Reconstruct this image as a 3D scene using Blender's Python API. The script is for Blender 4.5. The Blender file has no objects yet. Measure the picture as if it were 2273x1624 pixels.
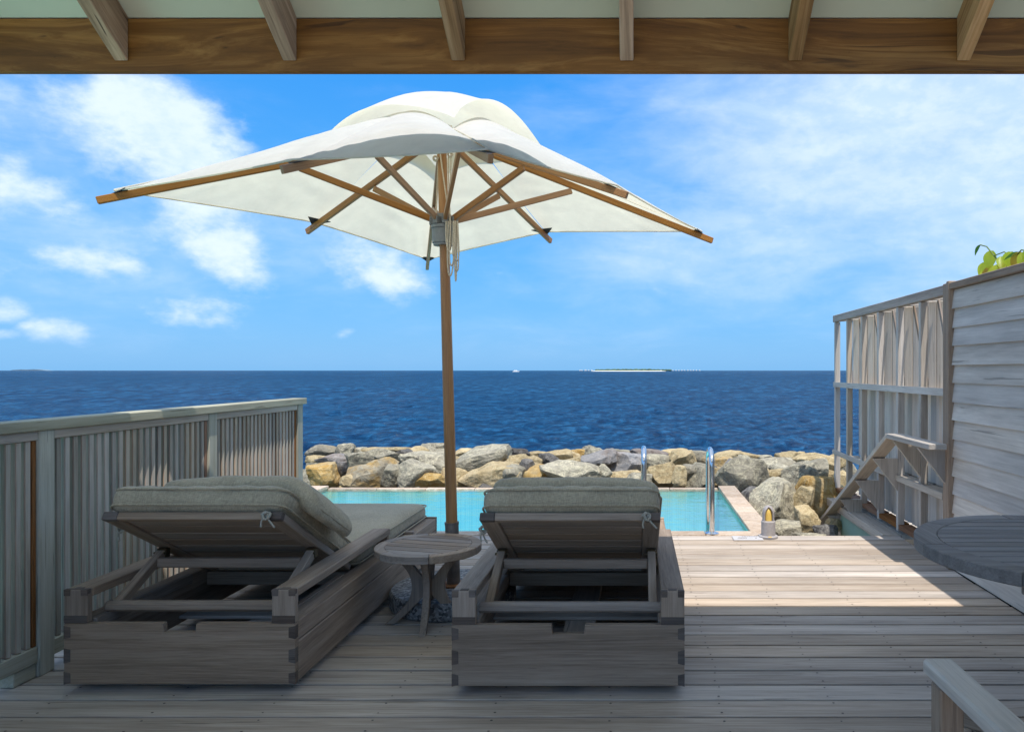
import bpy, bmesh, math, random
import numpy as np
from mathutils import Vector, Matrix, Euler
R = math.radians
SKY_SAT = 1.35
CLOUD_LO = (2.9, 3.6, 4.7, 1)
CLOUD_HI = (3.55, 4.05, 4.85, 1)
PI = math.pi
rnd = random.Random(7)
scene = bpy.context.scene
col = scene.collection

# ------------------------------------------------------------------ camera
cd = bpy.data.cameras.new('camera')
cam = bpy.data.objects.new('camera', cd)
col.objects.link(cam)
cam.location = (0, 0, 1.3)
cam.rotation_euler = (R(90), 0, 0)
cd.sensor_fit = 'HORIZONTAL'
cd.sensor_width = 36.0
cd.lens = 36.0 * 1650 / 2273
cd.shift_x = -0.1203
cd.shift_y = 0.0044
cd.clip_start = 0.05
cd.clip_end = 60000
scene.camera = cam

# ------------------------------------------------------------------ light
SUN_DIR = Vector((0.128, -0.38, 1.0)).normalized()      # towards the sun
sun_el = math.asin(SUN_DIR.z)
sun_rot = math.atan2(SUN_DIR.x, SUN_DIR.y)
sd = bpy.data.lights.new('sun', 'SUN')
sd.energy = 2.3
sd.angle = R(0.53)
sd.color = (1.0, 0.95, 0.88)
sun = bpy.data.objects.new('sun', sd)
col.objects.link(sun)
sun.rotation_euler = (-SUN_DIR).to_track_quat('-Z', 'Y').to_euler()

vs = scene.view_settings
scene.display_settings.display_device = 'sRGB'
vs.view_transform = 'Standard'
vs.look = 'None'
vs.gamma = 1.0
vs.use_curve_mapping = False
vs.exposure = 1.1

# ------------------------------------------------------------------ node helper
class NT:
    def __init__(s, tree):
        s.t = tree
        s.n = tree.nodes
        s.l = tree.links
    def node(s, typ, **kw):
        n = s.n.new(typ)
        for k, v in kw.items():
            if k == 'inp':
                for kk, vv in v.items():
                    s.set(n.inputs[kk], vv)
            else:
                setattr(n, k, v)
        return n
    def set(s, sock, v):
        if isinstance(v, bpy.types.NodeSocket):
            s.l.new(v, sock)
        else:
            if sock.type == 'RGBA' and hasattr(v, '__len__') and len(v) == 3:
                v = (*v, 1.0)
            sock.default_value = v
    def math(s, op, a, b=None, c=None, clamp=False):
        n = s.n.new('ShaderNodeMath')
        n.operation = op
        n.use_clamp = clamp
        for i, v in enumerate((a, b, c)):
            if v is not None:
                s.set(n.inputs[i], v)
        return n.outputs[0]
    def vmath(s, op, a, b=None):
        n = s.n.new('ShaderNodeVectorMath')
        n.operation = op
        s.set(n.inputs[0], a)
        if b is not None:
            s.set(n.inputs[1], b)
        return n.outputs[0]
    def mix(s, f, a, b, typ='RGBA', blend='MIX'):
        n = s.n.new('ShaderNodeMix')
        n.data_type = typ
        if typ == 'RGBA':
            n.blend_type = blend
            s.set(n.inputs[0], f); s.set(n.inputs[6], a); s.set(n.inputs[7], b)
            return n.outputs[2]
        s.set(n.inputs[0], f); s.set(n.inputs[2], a); s.set(n.inputs[3], b)
        return n.outputs[0]
    def noise(s, vec, scale=5, detail=4, rough=0.55, dist=0.0):
        n = s.n.new('ShaderNodeTexNoise')
        s.set(n.inputs['Vector'], vec)
        n.inputs['Scale'].default_value = scale
        n.inputs['Detail'].default_value = detail
        n.inputs['Roughness'].default_value = rough
        n.inputs['Distortion'].default_value = dist
        return n.outputs[0]
    def ramp(s, fac, stops, interp='LINEAR'):
        n = s.n.new('ShaderNodeValToRGB')
        s.set(n.inputs[0], fac)
        cr = n.color_ramp
        cr.interpolation = interp
        while len(cr.elements) < len(stops):
            cr.elements.new(0.5)
        for e, (p, c) in zip(cr.elements, stops):
            e.position = p
            e.color = c if len(c) == 4 else (*c, 1)
        return n.outputs[0]
    def maprange(s, v, a, b, c=0.0, d=1.0, smooth=False):
        n = s.n.new('ShaderNodeMapRange')
        n.interpolation_type = 'SMOOTHSTEP' if smooth else 'LINEAR'
        s.set(n.inputs[0], v)
        for i, x in enumerate((a, b, c, d)):
            n.inputs[i + 1].default_value = x
        return n.outputs[0]

# ------------------------------------------------------------------ sky
world = bpy.data.worlds.new('World')
scene.world = world
world.use_nodes = True
wt = NT(world.node_tree)
wt.n.clear()
sky = wt.node('ShaderNodeTexSky', sky_type='NISHITA', sun_disc=False, sun_elevation=sun_el,
              sun_rotation=sun_rot, altitude=0, air_density=1.0, dust_density=0.6, ozone_density=2.5)
gen = wt.node('ShaderNodeTexCoord').outputs['Generated']
d = wt.vmath('NORMALIZE', gen)
sep = wt.node('ShaderNodeSeparateXYZ', inp={0: d})
dx, dy, dz = sep.outputs
az = wt.math('ARCTAN2', dx, dy)
el = wt.math('ARCSINE', dz)
hs = wt.node('ShaderNodeHueSaturation', inp={'Saturation': SKY_SAT if 'SKY_SAT' in globals() else 1.35, 'Value': 1.0, 'Color': sky.outputs[0]})
clear = wt.ramp(wt.math('MAXIMUM', wt.math('MULTIPLY', el, 2 / PI), 0.0), [(0.0, (0.135, 0.46, 0.90)), (0.10, (0.105, 0.44, 0.94)), (0.25, (0.035, 0.33, 0.94)), (1.0, (0.08, 0.27, 0.66))])
clear = wt.mix(1.0, clear, (4.0, 4.0, 4.0, 1), blend='MULTIPLY')
tinted = wt.mix(0.90, hs.outputs[0], clear)
# cloud banks: heading and height in degrees, size in degrees, lean, weight
def D2A(px, py):
    return math.degrees(math.atan((px - 1410) / 1650)), math.degrees(math.atan((822 - py) / 1650 * math.cos(math.atan((px - 1410) / 1650))))
CUMULUS = [  # px, py, half width, half height (degrees), lean, weight
    (320, 262, 5.4, 3.8, 0, 1.0), (420, 350, 4.6, 4.2, -30, 1.0), (395, 290, 3.6, 3.0, 0, 0.85), (440, 480, 3.0, 3.8, -45, 0.85), (500, 560, 3.6, 2.2, -40, 0.95),
    (70, 440, 3.4, 1.6, 0, 0.85), (10, 420, 2.0, 2.4, 0, 0.8), (190, 578, 4.0, 1.2, 0, 0.75), (850, 600, 4.6, 1.9, -15, 0.8), (780, 560, 3.0, 2.2, -20, 0.65),
    (110, 732, 2.4, 1.0, 0, 0.85), (70, 725, 1.2, .6, 0, 0.8), (5, 690, 1.6, 1.2, 0, 0.85), (20, 740, 1.6, .5, 0, .7), (150, 740, 1.4, .5, 0, .6), (440, 690, 4.0, 1.5, 0, 0.58),
    (765, 742, 1.6, 0.7, 20, 0.55), (60, 220, 4.5, 3.5, 0, 0.35), (-300, 560, 6, 3, 0, 0.9), (-700, 400, 8, 5, 0, 0.9),
    (560, 350, 2.5, 1.2, 0, 0.4), (1460, 640, 4.5, 1.2, 0, 0.3), (1790, 730, 2.0, 0.5, 0, 0.3)]
VEIL = [(1950, 260, 17, 10.0, 0, 1.0), (2280, 330, 15, 13, 0, 1.0), (1700, 540, 18, 5.0, 5, 0.70), (1350, 230, 10, 2.6, 12, 0.35),
        (2100, 560, 10, 4, 0, 0.55), (680, 520, 11, 5, 0, 0.45), (250, 520, 10, 6, 0, 0.5), (90, 300, 10, 7, 0, 0.42), (1500, 420, 12, 3.5, -8, 0.42)]
def bank(lst):
    acc = None
    for px, py, sw, sh, lean, w in lst:
        a0, e0 = D2A(px, py)
        da = wt.math('SUBTRACT', az, R(a0))
        de = wt.math('SUBTRACT', el, R(e0))
        ca, sa = math.cos(R(lean)), math.sin(R(lean))
        u = wt.math('ADD', wt.math('MULTIPLY', da, ca / R(sw)), wt.math('MULTIPLY', de, sa / R(sw)))
        v = wt.math('ADD', wt.math('MULTIPLY', da, -sa / R(sh)), wt.math('MULTIPLY', de, ca / R(sh)))
        q = wt.math('ADD', wt.math('MULTIPLY', u, u), wt.math('MULTIPLY', v, v))
        g = wt.math('MULTIPLY', wt.math('EXPONENT', wt.math('MULTIPLY', q, -0.9)), w)
        acc = g if acc is None else wt.math('MAXIMUM', acc, g)
    return acc
scl = wt.vmath('MULTIPLY', d, (1, 1, 1.7))
n_big = wt.noise(scl, 12, 9, 0.57, 0.0)
n_fine = wt.noise(scl, 34, 7, 0.60, 0.0)
n_wisp = wt.noise(wt.vmath('MULTIPLY', d, (1, 1, 3.2)), 6.5, 8, 0.58, 0.35)
cum = bank(CUMULUS)
veil = bank(VEIL)
far = wt.maprange(wt.math('ABSOLUTE', az), 1.1, 1.7, 0.0, 0.46, True)  # denser cloud behind the camera, added out of view as neutral fill light
c1 = wt.math('ADD', wt.math('ADD', wt.math('MULTIPLY', cum, 0.92), far), wt.math('MULTIPLY', wt.math('SUBTRACT', n_big, 0.5), 1.25))
c1 = wt.math('ADD', c1, wt.math('MULTIPLY', wt.math('SUBTRACT', n_fine, 0.5), 0.35))
cov1 = wt.maprange(c1, 0.26, 0.86, 0, 0.90, True)
c2 = wt.math('ADD', wt.math('MULTIPLY', veil, 0.72), wt.math('MULTIPLY', wt.math('SUBTRACT', n_wisp, 0.42), 0.62))
c2 = wt.math('ADD', c2, wt.maprange(el, 0.40, 0.85, 0.0, 0.72, True))  # whiter veil high above the view, added for brighter ambient light
cov2 = wt.maprange(c2, 0.05, 0.95, 0, 0.86, True)
cov = wt.math('SUBTRACT', 1.0, wt.math('MULTIPLY', wt.math('SUBTRACT', 1.0, cov1), wt.math('SUBTRACT', 1.0, cov2)))
cov = wt.math('MULTIPLY', cov, wt.maprange(el, 0.0, 0.045, 0.3, 1.0, True))
cl_shade = wt.maprange(wt.math('ADD', n_fine, wt.math('MULTIPLY', n_big, 0.8)), 0.70, 1.08, 0.0, 1.0, True)
cl_col = wt.mix(cl_shade, CLOUD_LO, CLOUD_HI)
skycol = wt.mix(cov, tinted, cl_col)
bg = wt.node('ShaderNodeBackground', inp={0: skycol, 1: 0.12})
wo = wt.node('ShaderNodeOutputWorld')
wt.l.new(bg.outputs[0], wo.inputs[0])
# ------------------------------------------------------------------ materials
def new_mat(name):
    m = bpy.data.materials.new(name)
    m.use_nodes = True
    t = NT(m.node_tree)
    t.n.clear()
    out = t.node('ShaderNodeOutputMaterial')
    bs = t.node('ShaderNodeBsdfPrincipled')
    t.l.new(bs.outputs[0], out.inputs[0])
    return m, t, bs, out

def wood(name, dark, mid, light, axis, rough=0.75, bump=0.25, blotch=0.5, fine=70.0, spec=0.3, var=0.3, warm=None, knot=0.05, crack=0.55):
    """weathered timber with the grain running along a local axis"""
    m, t, bs, out = new_mat(name)
    oc = t.node('ShaderNodeTexCoord').outputs['Object']
    rv = t.node('ShaderNodeObjectInfo').outputs['Random']
    off = t.node('ShaderNodeCombineXYZ', inp={0: t.math('MULTIPLY', rv, 37.0), 1: t.math('MULTIPLY', rv, 91.0), 2: t.math('MULTIPLY', rv, 53.0)}).outputs[0]
    p = t.vmath('ADD', oc, off)
    along = [1.0, 1.0, 1.0]; along['xyz'.index(axis)] = 0.035
    pg = t.vmath('MULTIPLY', p, tuple(along))
    along2 = [1.0, 1.0, 1.0]; along2['xyz'.index(axis)] = 0.16
    pb = t.vmath('MULTIPLY', p, tuple(along2))
    warp = t.noise(pb, 3.0, 3, 0.5)
    pg2 = t.vmath('ADD', pg, t.node('ShaderNodeCombineXYZ', inp={0: t.math('MULTIPLY', warp, knot), 1: t.math('MULTIPLY', warp, knot), 2: t.math('MULTIPLY', warp, knot)}).outputs[0])
    g1 = t.noise(pg2, fine * 1.9, 6, 0.68)
    g2 = t.noise(pg2, fine * 0.28, 4, 0.6)
    bl = t.noise(pb, 6.0, 5, 0.6)
    g = t.math('ADD', t.math('MULTIPLY', g1, 0.5), t.math('MULTIPLY', g2, 0.5))
    c = t.ramp(g, [(0.30, dark), (0.5, mid), (0.68, light)])
    br = t.maprange(bl, 0.25, 0.75, 1.0 - blotch * 0.55, 1.0 + blotch * 0.45)
    br = t.math('MULTIPLY', br, t.maprange(rv, 0, 1, 1 - var, 1 + var * 0.7))
    c = t.mix(1.0, c, t.node('ShaderNodeCombineColor', inp={0: br, 1: br, 2: br}).outputs[0], blend='MULTIPLY')
    # drying cracks and a speckle of weather stains
    cr = t.noise(pg2, fine * 1.1, 3, 0.5)
    cm = t.maprange(cr, 0.655, 0.70, 0, crack, True)
    c = t.mix(cm, c, tuple(x * 0.35 for x in dark))
    sp = t.maprange(t.noise(p, 55.0, 5, 0.7), 0.60, 0.78, 0, 0.35, True)
    c = t.mix(sp, c, dark)
    # some boards silver more than others
    r2 = t.math('FRACT', t.math('MULTIPLY', rv, 7.31))
    hsv = t.node('ShaderNodeHueSaturation', inp={'Saturation': t.maprange(r2, 0, 1, 0.75, 1.25), 'Color': c})
    c = hsv.outputs[0]
    if warm:
        st = t.maprange(t.noise(pb, 9.0, 6, 0.7), 0.56, 0.72, 0, 0.8, True)
        c = t.mix(st, c, warm)
    t.set(bs.inputs['Base Color'], c)
    bs.inputs['Roughness'].default_value = rough
    bs.inputs['Specular IOR Level'].default_value = spec
    b = t.node('ShaderNodeBump', inp={'Strength': bump, 'Distance': 0.002, 'Height': g})
    t.l.new(b.outputs[0], bs.inputs['Normal'])
    return m

def wood3(name, *a, **k):
    return {ax: wood(name + '_' + ax, *a, axis=ax, **k) for ax in 'xyz'}

W = {}
W['deck'] = wood3('deck_teak', (0.25, 0.19, 0.14), (0.46, 0.375, 0.295), (0.60, 0.51, 0.415), blotch=0.45, bump=0.4, var=0.15, fine=55, crack=0.5)
W['grey'] = wood3('silvered_teak', (0.165, 0.118, 0.085), (0.315, 0.240, 0.180), (0.43, 0.34, 0.265), blotch=0.38, bump=0.3, var=0.12, fine=75, crack=0.28)
W['table'] = wood3('dark_silvered_teak', (0.13, 0.115, 0.105), (0.225, 0.205, 0.19), (0.31, 0.29, 0.275), blotch=0.35, bump=0.3, var=0.16, fine=80, crack=0.3)
W['pale'] = wood3('pale_silvered_teak', (0.33, 0.275, 0.22), (0.50, 0.435, 0.36), (0.62, 0.55, 0.47), blotch=0.4, bump=0.3, var=0.12, fine=60)
W['end'] = wood3('dark_end_grain', (0.075, 0.058, 0.048), (0.13, 0.10, 0.082), (0.18, 0.145, 0.12), blotch=0.5, bump=0.3, var=0.2, fine=90)
W['slat'] = wood3('fence_slat_wood', (0.21, 0.14, 0.10), (0.41, 0.295, 0.225), (0.58, 0.45, 0.36), blotch=0.55, bump=0.35, var=0.32, fine=60)
W['rail'] = wood3('mossy_fence_wood', (0.30, 0.28, 0.20), (0.44, 0.425, 0.33), (0.54, 0.53, 0.43), blotch=0.5, bump=0.3, var=0.12, fine=60)
W['bleached'] = wood3('bleached_slat_edge', (0.31, 0.27, 0.215), (0.46, 0.415, 0.34), (0.57, 0.52, 0.44), blotch=0.5, bump=0.3, var=0.2, fine=60, crack=0.2)  # paler wood for slat edges, sky and water light painted in
W['siding'] = wood3('grey_siding', (0.42, 0.365, 0.31), (0.60, 0.535, 0.46), (0.72, 0.655, 0.575), blotch=0.5, bump=0.4, var=0.15, fine=40)
W['beam'] = wood3('brown_beam', (0.055, 0.025, 0.010), (0.21, 0.105, 0.044), (0.42, 0.24, 0.11), blotch=0.9, bump=0.3, var=0.1, fine=16, rough=0.6, knot=0.55)
W['rafter'] = wood3('brown_rafter', (0.12, 0.06, 0.028), (0.40, 0.24, 0.12), (0.60, 0.41, 0.24), blotch=0.9, bump=0.4, var=0.2, fine=45, knot=0.10, crack=0.8)
W['varnish'] = wood3('varnished_hardwood', (0.20, 0.09, 0.032), (0.35, 0.175, 0.068), (0.44, 0.24, 0.10), blotch=0.35, bump=0.08, var=0.12, fine=60, rough=0.42, spec=0.45, crack=0.2)
W['rust'] = wood3('rust_stained_wood', (0.13, 0.06, 0.03), (0.24, 0.115, 0.055), (0.33, 0.18, 0.10), blotch=0.6, bump=0.3, var=0.2, fine=60)

def plain(name, c, rough=0.6, metal=0.0, spec=0.5, nscale=None, namp=0.2, bump=0.0, detail=5):
    m, t, bs, out = new_mat(name)
    bs.inputs['Roughness'].default_value = rough
    bs.inputs['Metallic'].default_value = metal
    bs.inputs['Specular IOR Level'].default_value = spec
    if nscale:
        oc = t.node('ShaderNodeTexCoord').outputs['Object']
        n = t.noise(oc, nscale, detail, 0.6)
        f = t.maprange(n, 0.3, 0.7, 1 - namp, 1 + namp)
        cc = t.mix(1.0, (*c, 1), t.node('ShaderNodeCombineColor', inp={0: f, 1: f, 2: f}).outputs[0], blend='MULTIPLY')
        t.set(bs.inputs['Base Color'], cc)
        if bump:
            b = t.node('ShaderNodeBump', inp={'Strength': bump, 'Distance': 0.003, 'Height': n})
            t.l.new(b.outputs[0], bs.inputs['Normal'])
    else:
        bs.inputs['Base Color'].default_value = (*c, 1)
    return m

M = {}
M['ceiling'] = plain('painted_ceiling', (0.60, 0.62, 0.46), 0.8, nscale=0.8, namp=0.07)  # white ceiling, with green bounce light mixed into its colour
M['white_paint'] = plain('white_paint', (0.74, 0.74, 0.72), 0.6, nscale=3, namp=0.06)
M['wall_paint'] = plain('house_wall', (0.55, 0.53, 0.48), 0.8, nscale=2, namp=0.06)
M['chrome'] = plain('polished_steel', (0.72, 0.72, 0.72), 0.10, 1.0, nscale=6, namp=0.06)
M['steel'] = plain('dull_steel', (0.30, 0.28, 0.25), 0.4, 1.0, nscale=20, namp=0.2)
M['sleeve'] = plain('weathered_metal_sleeve', (0.24, 0.20, 0.17), 0.5, 0.5, nscale=25, namp=0.3)
M['bracket'] = plain('dark_brass', (0.12, 0.09, 0.05), 0.45, 0.8, nscale=40, namp=0.4)
M['hub'] = plain('grey_plastic', (0.20, 0.21, 0.215), 0.5, nscale=30, namp=0.15)
M['screw'] = plain('dark_screw_hole', (0.03, 0.024, 0.02), 0.7)
M['pocket'] = plain('dark_webbing', (0.035, 0.04, 0.05), 0.8, nscale=200, namp=0.3)
M['rope'] = plain('cotton_rope', (0.58, 0.50, 0.38), 0.9, nscale=150, namp=0.25)
M['tie'] = plain('cushion_tie', (0.36, 0.33, 0.26), 0.9, nscale=150, namp=0.3, bump=0.4)
M['amber'] = plain('amber_glass', (0.75, 0.50, 0.12), 0.3, nscale=8, namp=0.1)
M['lamp_body'] = plain('cast_stone_lamp', (0.36, 0.33, 0.32), 0.7, nscale=40, namp=0.12, bump=0.15)
M['plate'] = plain('engraved_plate', (0.52, 0.49, 0.47), 0.5, nscale=10, namp=0.08)
M['print'] = plain('faded_print', (0.20, 0.15, 0.13), 0.7)
M['wheel'] = plain('caster_plastic', (0.42, 0.41, 0.38), 0.6)
M['dark_gap'] = plain('dark_subframe', (0.025, 0.02, 0.017), 0.9)
M['bounce_green_panel'] = plain('bounce_green_board', (0.30, 0.46, 0.36), 0.6, nscale=2.5, namp=0.12)  # green bounce from the water put into the board's colour
M['stem'] = plain('green_stem', (0.14, 0.20, 0.04), 0.6)
M['villa_wall'] = plain('white_villa', (0.80, 0.80, 0.78), 0.7)
M['thatch'] = plain('villa_thatch', (0.55, 0.52, 0.47), 0.9)
M['sand'] = plain('beach_sand', (0.80, 0.76, 0.66), 0.9)
M['jungle'] = plain('island_trees', (0.075, 0.13, 0.08), 0.9, nscale=0.05, namp=0.5)
M['haze_isle'] = plain('haze_tinted_isle', (0.16, 0.24, 0.30), 0.9)  # distance haze put into the isle's slate blue

def fabric(name, c, scale=420.0):
    m, t, bs, out = new_mat(name)
    oc = t.node('ShaderNodeTexCoord').outputs['Object']
    a = t.noise(t.vmath('MULTIPLY', oc, (1, 0.12, 0.12)), scale, 2, 0.5)
    b = t.noise(t.vmath('MULTIPLY', oc, (0.12, 1, 1)), scale, 2, 0.5)
    big = t.noise(oc, 4.0, 5, 0.6)
    w = t.math('ADD', t.math('MULTIPLY', a, 0.5), t.math('MULTIPLY', b, 0.5))
    f = t.math('MULTIPLY', t.maprange(w, 0.32, 0.68, 0.66, 1.3), t.maprange(big, 0.3, 0.7, 0.87, 1.1))
    cc = t.mix(1.0, (*c, 1), t.node('ShaderNodeCombineColor', inp={0: f, 1: f, 2: f}).outputs[0], blend='MULTIPLY')
    t.set(bs.inputs['Base Color'], cc)
    bs.inputs['Roughness'].default_value = 0.95
    bs.inputs['Specular IOR Level'].default_value = 0.15
    bs.inputs['Sheen Weight'].default_value = 0.15
    h = t.math('ADD', t.math('MULTIPLY', w, 0.25), t.noise(oc, 14.0, 4, 0.6))
    bp = t.node('ShaderNodeBump', inp={'Strength': 0.35, 'Distance': 0.006, 'Height': h})
    t.l.new(bp.outputs[0], bs.inputs['Normal'])
    return m
M['cushion'] = fabric('olive_grey_canvas', (0.42, 0.35, 0.235))

def canvas(name, c, trans):
    m, t, bs, out = new_mat(name)
    t.n.remove(bs)
    oc = t.node('ShaderNodeTexCoord').outputs['Object']
    n = t.noise(oc, 2.6, 5, 0.6)
    fine = t.noise(oc, 11.0, 6, 0.65)
    f = t.math('MULTIPLY', t.maprange(n, 0.3, 0.7, 0.93, 1.04), t.maprange(fine, 0.3, 0.75, 1.03, 0.95))
    fc = t.node('ShaderNodeCombineColor', inp={0: f, 1: f, 2: f}).outputs[0]
    cd_ = t.mix(1.0, (*c, 1), fc, blend='MULTIPLY')
    ct_ = t.mix(1.0, (*trans, 1), fc, blend='MULTIPLY')
    bp = t.node('ShaderNodeBump', inp={'Strength': 0.25, 'Distance': 0.02, 'Height': t.noise(oc, 7.0, 4, 0.55)})
    df = t.node('ShaderNodeBsdfDiffuse', inp={0: cd_})
    tr = t.node('ShaderNodeBsdfTranslucent', inp={0: ct_})
    t.l.new(bp.outputs[0], df.inputs['Normal']); t.l.new(bp.outputs[0], tr.inputs['Normal'])
    mx = t.node('ShaderNodeMixShader', inp={0: 0.46})
    t.l.new(df.outputs[0], mx.inputs[1]); t.l.new(tr.outputs[0], mx.inputs[2])
    t.l.new(mx.outputs[0], out.inputs[0])
    return m
M['canvas'] = canvas('white_canvas', (0.74, 0.725, 0.70), (0.94, 0.89, 0.68))

def stone(name, dark, mid, light, vein, tint=None):
    m, t, bs, out = new_mat(name)
    oc = t.node('ShaderNodeTexCoord').outputs['Object']
    rv = t.node('ShaderNodeObjectInfo').outputs['Random']
    off = t.node('ShaderNodeCombineXYZ', inp={0: t.math('MULTIPLY', rv, 31.0), 1: t.math('MULTIPLY', rv, 17.0), 2: t.math('MULTIPLY', rv, 71.0)}).outputs[0]
    p = t.vmath('ADD', oc, off)
    n1 = t.noise(p, 3.2, 8, 0.68, 0.4)
    n2 = t.noise(p, 17.0, 8, 0.74)
    c = t.ramp(t.math('ADD', t.math('MULTIPLY', n1, 0.6), t.math('MULTIPLY', n2, 0.4)), [(0.30, dark), (0.48, mid), (0.66, light)])
    if tint:
        tm = t.maprange(t.noise(p, 1.6, 5, 0.6, 0.3), 0.46, 0.60, 0, 0.85, True)
        c = t.mix(tm, c, tint)
    v = t.math('ABSOLUTE', t.math('SUBTRACT', t.noise(p, 5.0, 6, 0.62, 1.2), 0.5))
    vm = t.maprange(v, 0.0, 0.035, 0.65, 0.0, True)
    c = t.mix(vm, c, vein)
    pits = t.maprange(t.noise(p, 30.0, 4, 0.7), 0.60, 0.75, 0, 0.6, True)
    c = t.mix(pits, c, dark)
    br = t.maprange(rv, 0, 1, 0.80, 1.2)
    c = t.mix(1.0, c, t.node('ShaderNodeCombineColor', inp={0: br, 1: br, 2: br}).outputs[0], blend='MULTIPLY')
    t.set(bs.inputs['Base Color'], c)
    bs.inputs['Roughness'].default_value = 0.9
    bs.inputs['Specular IOR Level'].default_value = 0.2
    h = t.math('ADD', n1, t.math('MULTIPLY', n2, 0.5))
    bp = t.node('ShaderNodeBump', inp={'Strength': 0.95, 'Distance': 0.06, 'Height': h})
    t.l.new(bp.outputs[0], bs.inputs['Normal'])
    return m
M['rock_grey'] = stone('grey_rock', (0.085, 0.078, 0.06), (0.29, 0.26, 0.195), (0.48, 0.43, 0.32), (0.62, 0.56, 0.39))
M['rock_tan'] = stone('tan_rock', (0.13, 0.095, 0.05), (0.40, 0.305, 0.165), (0.58, 0.46, 0.28), (0.60, 0.50, 0.30))
M['rock_ochre'] = stone('ochre_rock', (0.17, 0.095, 0.03), (0.44, 0.27, 0.085), (0.60, 0.42, 0.17), (0.60, 0.47, 0.25), tint=(0.40, 0.32, 0.19))
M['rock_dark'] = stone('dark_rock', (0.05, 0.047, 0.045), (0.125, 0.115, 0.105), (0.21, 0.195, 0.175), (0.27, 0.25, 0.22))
M['rock_pink'] = stone('purplish_rock', (0.11, 0.085, 0.07), (0.24, 0.195, 0.165), (0.35, 0.29, 0.25), (0.40, 0.36, 0.32), tint=(0.25, 0.25, 0.25))
M['rock_mix'] = stone('ochre_stained_rock', (0.11, 0.10, 0.08), (0.26, 0.235, 0.18), (0.37, 0.33, 0.25), (0.44, 0.40, 0.30), tint=(0.46, 0.30, 0.11))
M['coping'] = stone('travertine', (0.42, 0.30, 0.21), (0.56, 0.43, 0.32), (0.66, 0.54, 0.42), (0.68, 0.58, 0.48))
M['rubble'] = plain('dark_rubble', (0.07, 0.065, 0.055), 0.95, nscale=3, namp=0.4, bump=0.6)

def terrazzo():
    m, t, bs, out = new_mat('pebble_concrete')
    oc = t.node('ShaderNodeTexCoord').outputs['Object']
    v = t.node('ShaderNodeTexVoronoi', inp={'Vector': oc, 'Scale': 75.0})
    c = t.ramp(t.node('ShaderNodeSeparateColor', inp={0: v.outputs['Color']}).outputs[0], [(0.0, (0.05, 0.047, 0.044)), (0.5, (0.16, 0.152, 0.145)), (1.0, (0.33, 0.32, 0.305))])
    t.set(bs.inputs['Base Color'], c)
    bs.inputs['Roughness'].default_value = 0.7
    bp = t.node('ShaderNodeBump', inp={'Strength': 0.6, 'Distance': 0.004, 'Height': t.math('SUBTRACT', 1.0, v.outputs['Distance'])})
    t.l.new(bp.outputs[0], bs.inputs['Normal'])
    return m
M['terrazzo'] = terrazzo()

def sea_mat():
    m, t, bs, out = new_mat('sea_water')
    g = t.node('ShaderNodeNewGeometry')
    pos = g.outputs['Position']
    p = t.vmath('MULTIPLY', pos, (1, 1, 0))
    dist = t.node('ShaderNodeVectorMath', operation='LENGTH', inp={0: p}).outputs['Value']
    fine = t.noise(t.vmath('MULTIPLY', p, (1.5, 1.1, 0)), 1.0, 7, 0.66, 0.4)
    mid_ = t.noise(t.vmath('MULTIPLY', p, (0.45, 0.22, 0)), 1.0, 7, 0.66, 0.3)
    far_ = t.noise(t.vmath('MULTIPLY', p, (0.085, 0.014, 0)), 1.0, 6, 0.66)
    patch = t.mix(t.maprange(dist, 35, 130, 0, 1), fine, mid_, typ='FLOAT')
    patch = t.mix(t.maprange(dist, 180, 700, 0, 0.85), patch, far_, typ='FLOAT')
    c = t.ramp(patch, [(0.35, (0.0010, 0.013, 0.045)), (0.50, (0.0040, 0.036, 0.094)), (0.63, (0.014, 0.088, 0.190))])  # bright and dark wave facets painted into the water colour
    t.set(bs.inputs['Base Color'], c)
    bs.inputs['Roughness'].default_value = 0.9
    bs.inputs['Specular IOR Level'].default_value = 0.0
    h1 = t.noise(t.vmath('MULTIPLY', p, (1.0, 1.25, 0)), 0.75, 6, 0.60, 0.3)
    h2 = t.noise(t.vmath('MULTIPLY', p, (1.0, 1.35, 0)), 0.13, 7, 0.62, 0.3)
    h = t.math('ADD', t.math('MULTIPLY', h1, t.maprange(dist, 30, 260, 0.55, 0.25)), t.math('MULTIPLY', h2, t.maprange(dist, 40, 300, 0.7, 2.6)))
    bp = t.node('ShaderNodeBump', inp={'Strength': 1.0, 'Distance': 1.0, 'Height': h})
    t.l.new(bp.outputs[0], bs.inputs['Normal'])
    gl = t.node('ShaderNodeBsdfGlossy', inp={'Color': (1, 1, 1, 1), 'Roughness': 0.12})
    t.l.new(bp.outputs[0], gl.inputs['Normal'])
    fr = t.node('ShaderNodeFresnel', inp={'IOR': 1.33})
    t.l.new(bp.outputs[0], fr.inputs['Normal'])
    # a ruffled sea never mirrors the sky fully at low angles
    mx = t.node('ShaderNodeMixShader', inp={0: t.math('MINIMUM', t.math('MULTIPLY', fr.outputs[0], 0.42), 0.22)})
    t.l.new(bs.outputs[0], mx.inputs[1]); t.l.new(gl.outputs[0], mx.inputs[2])
    t.l.new(mx.outputs[0], out.inputs[0])
    return m
M['sea'] = sea_mat()

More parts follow.
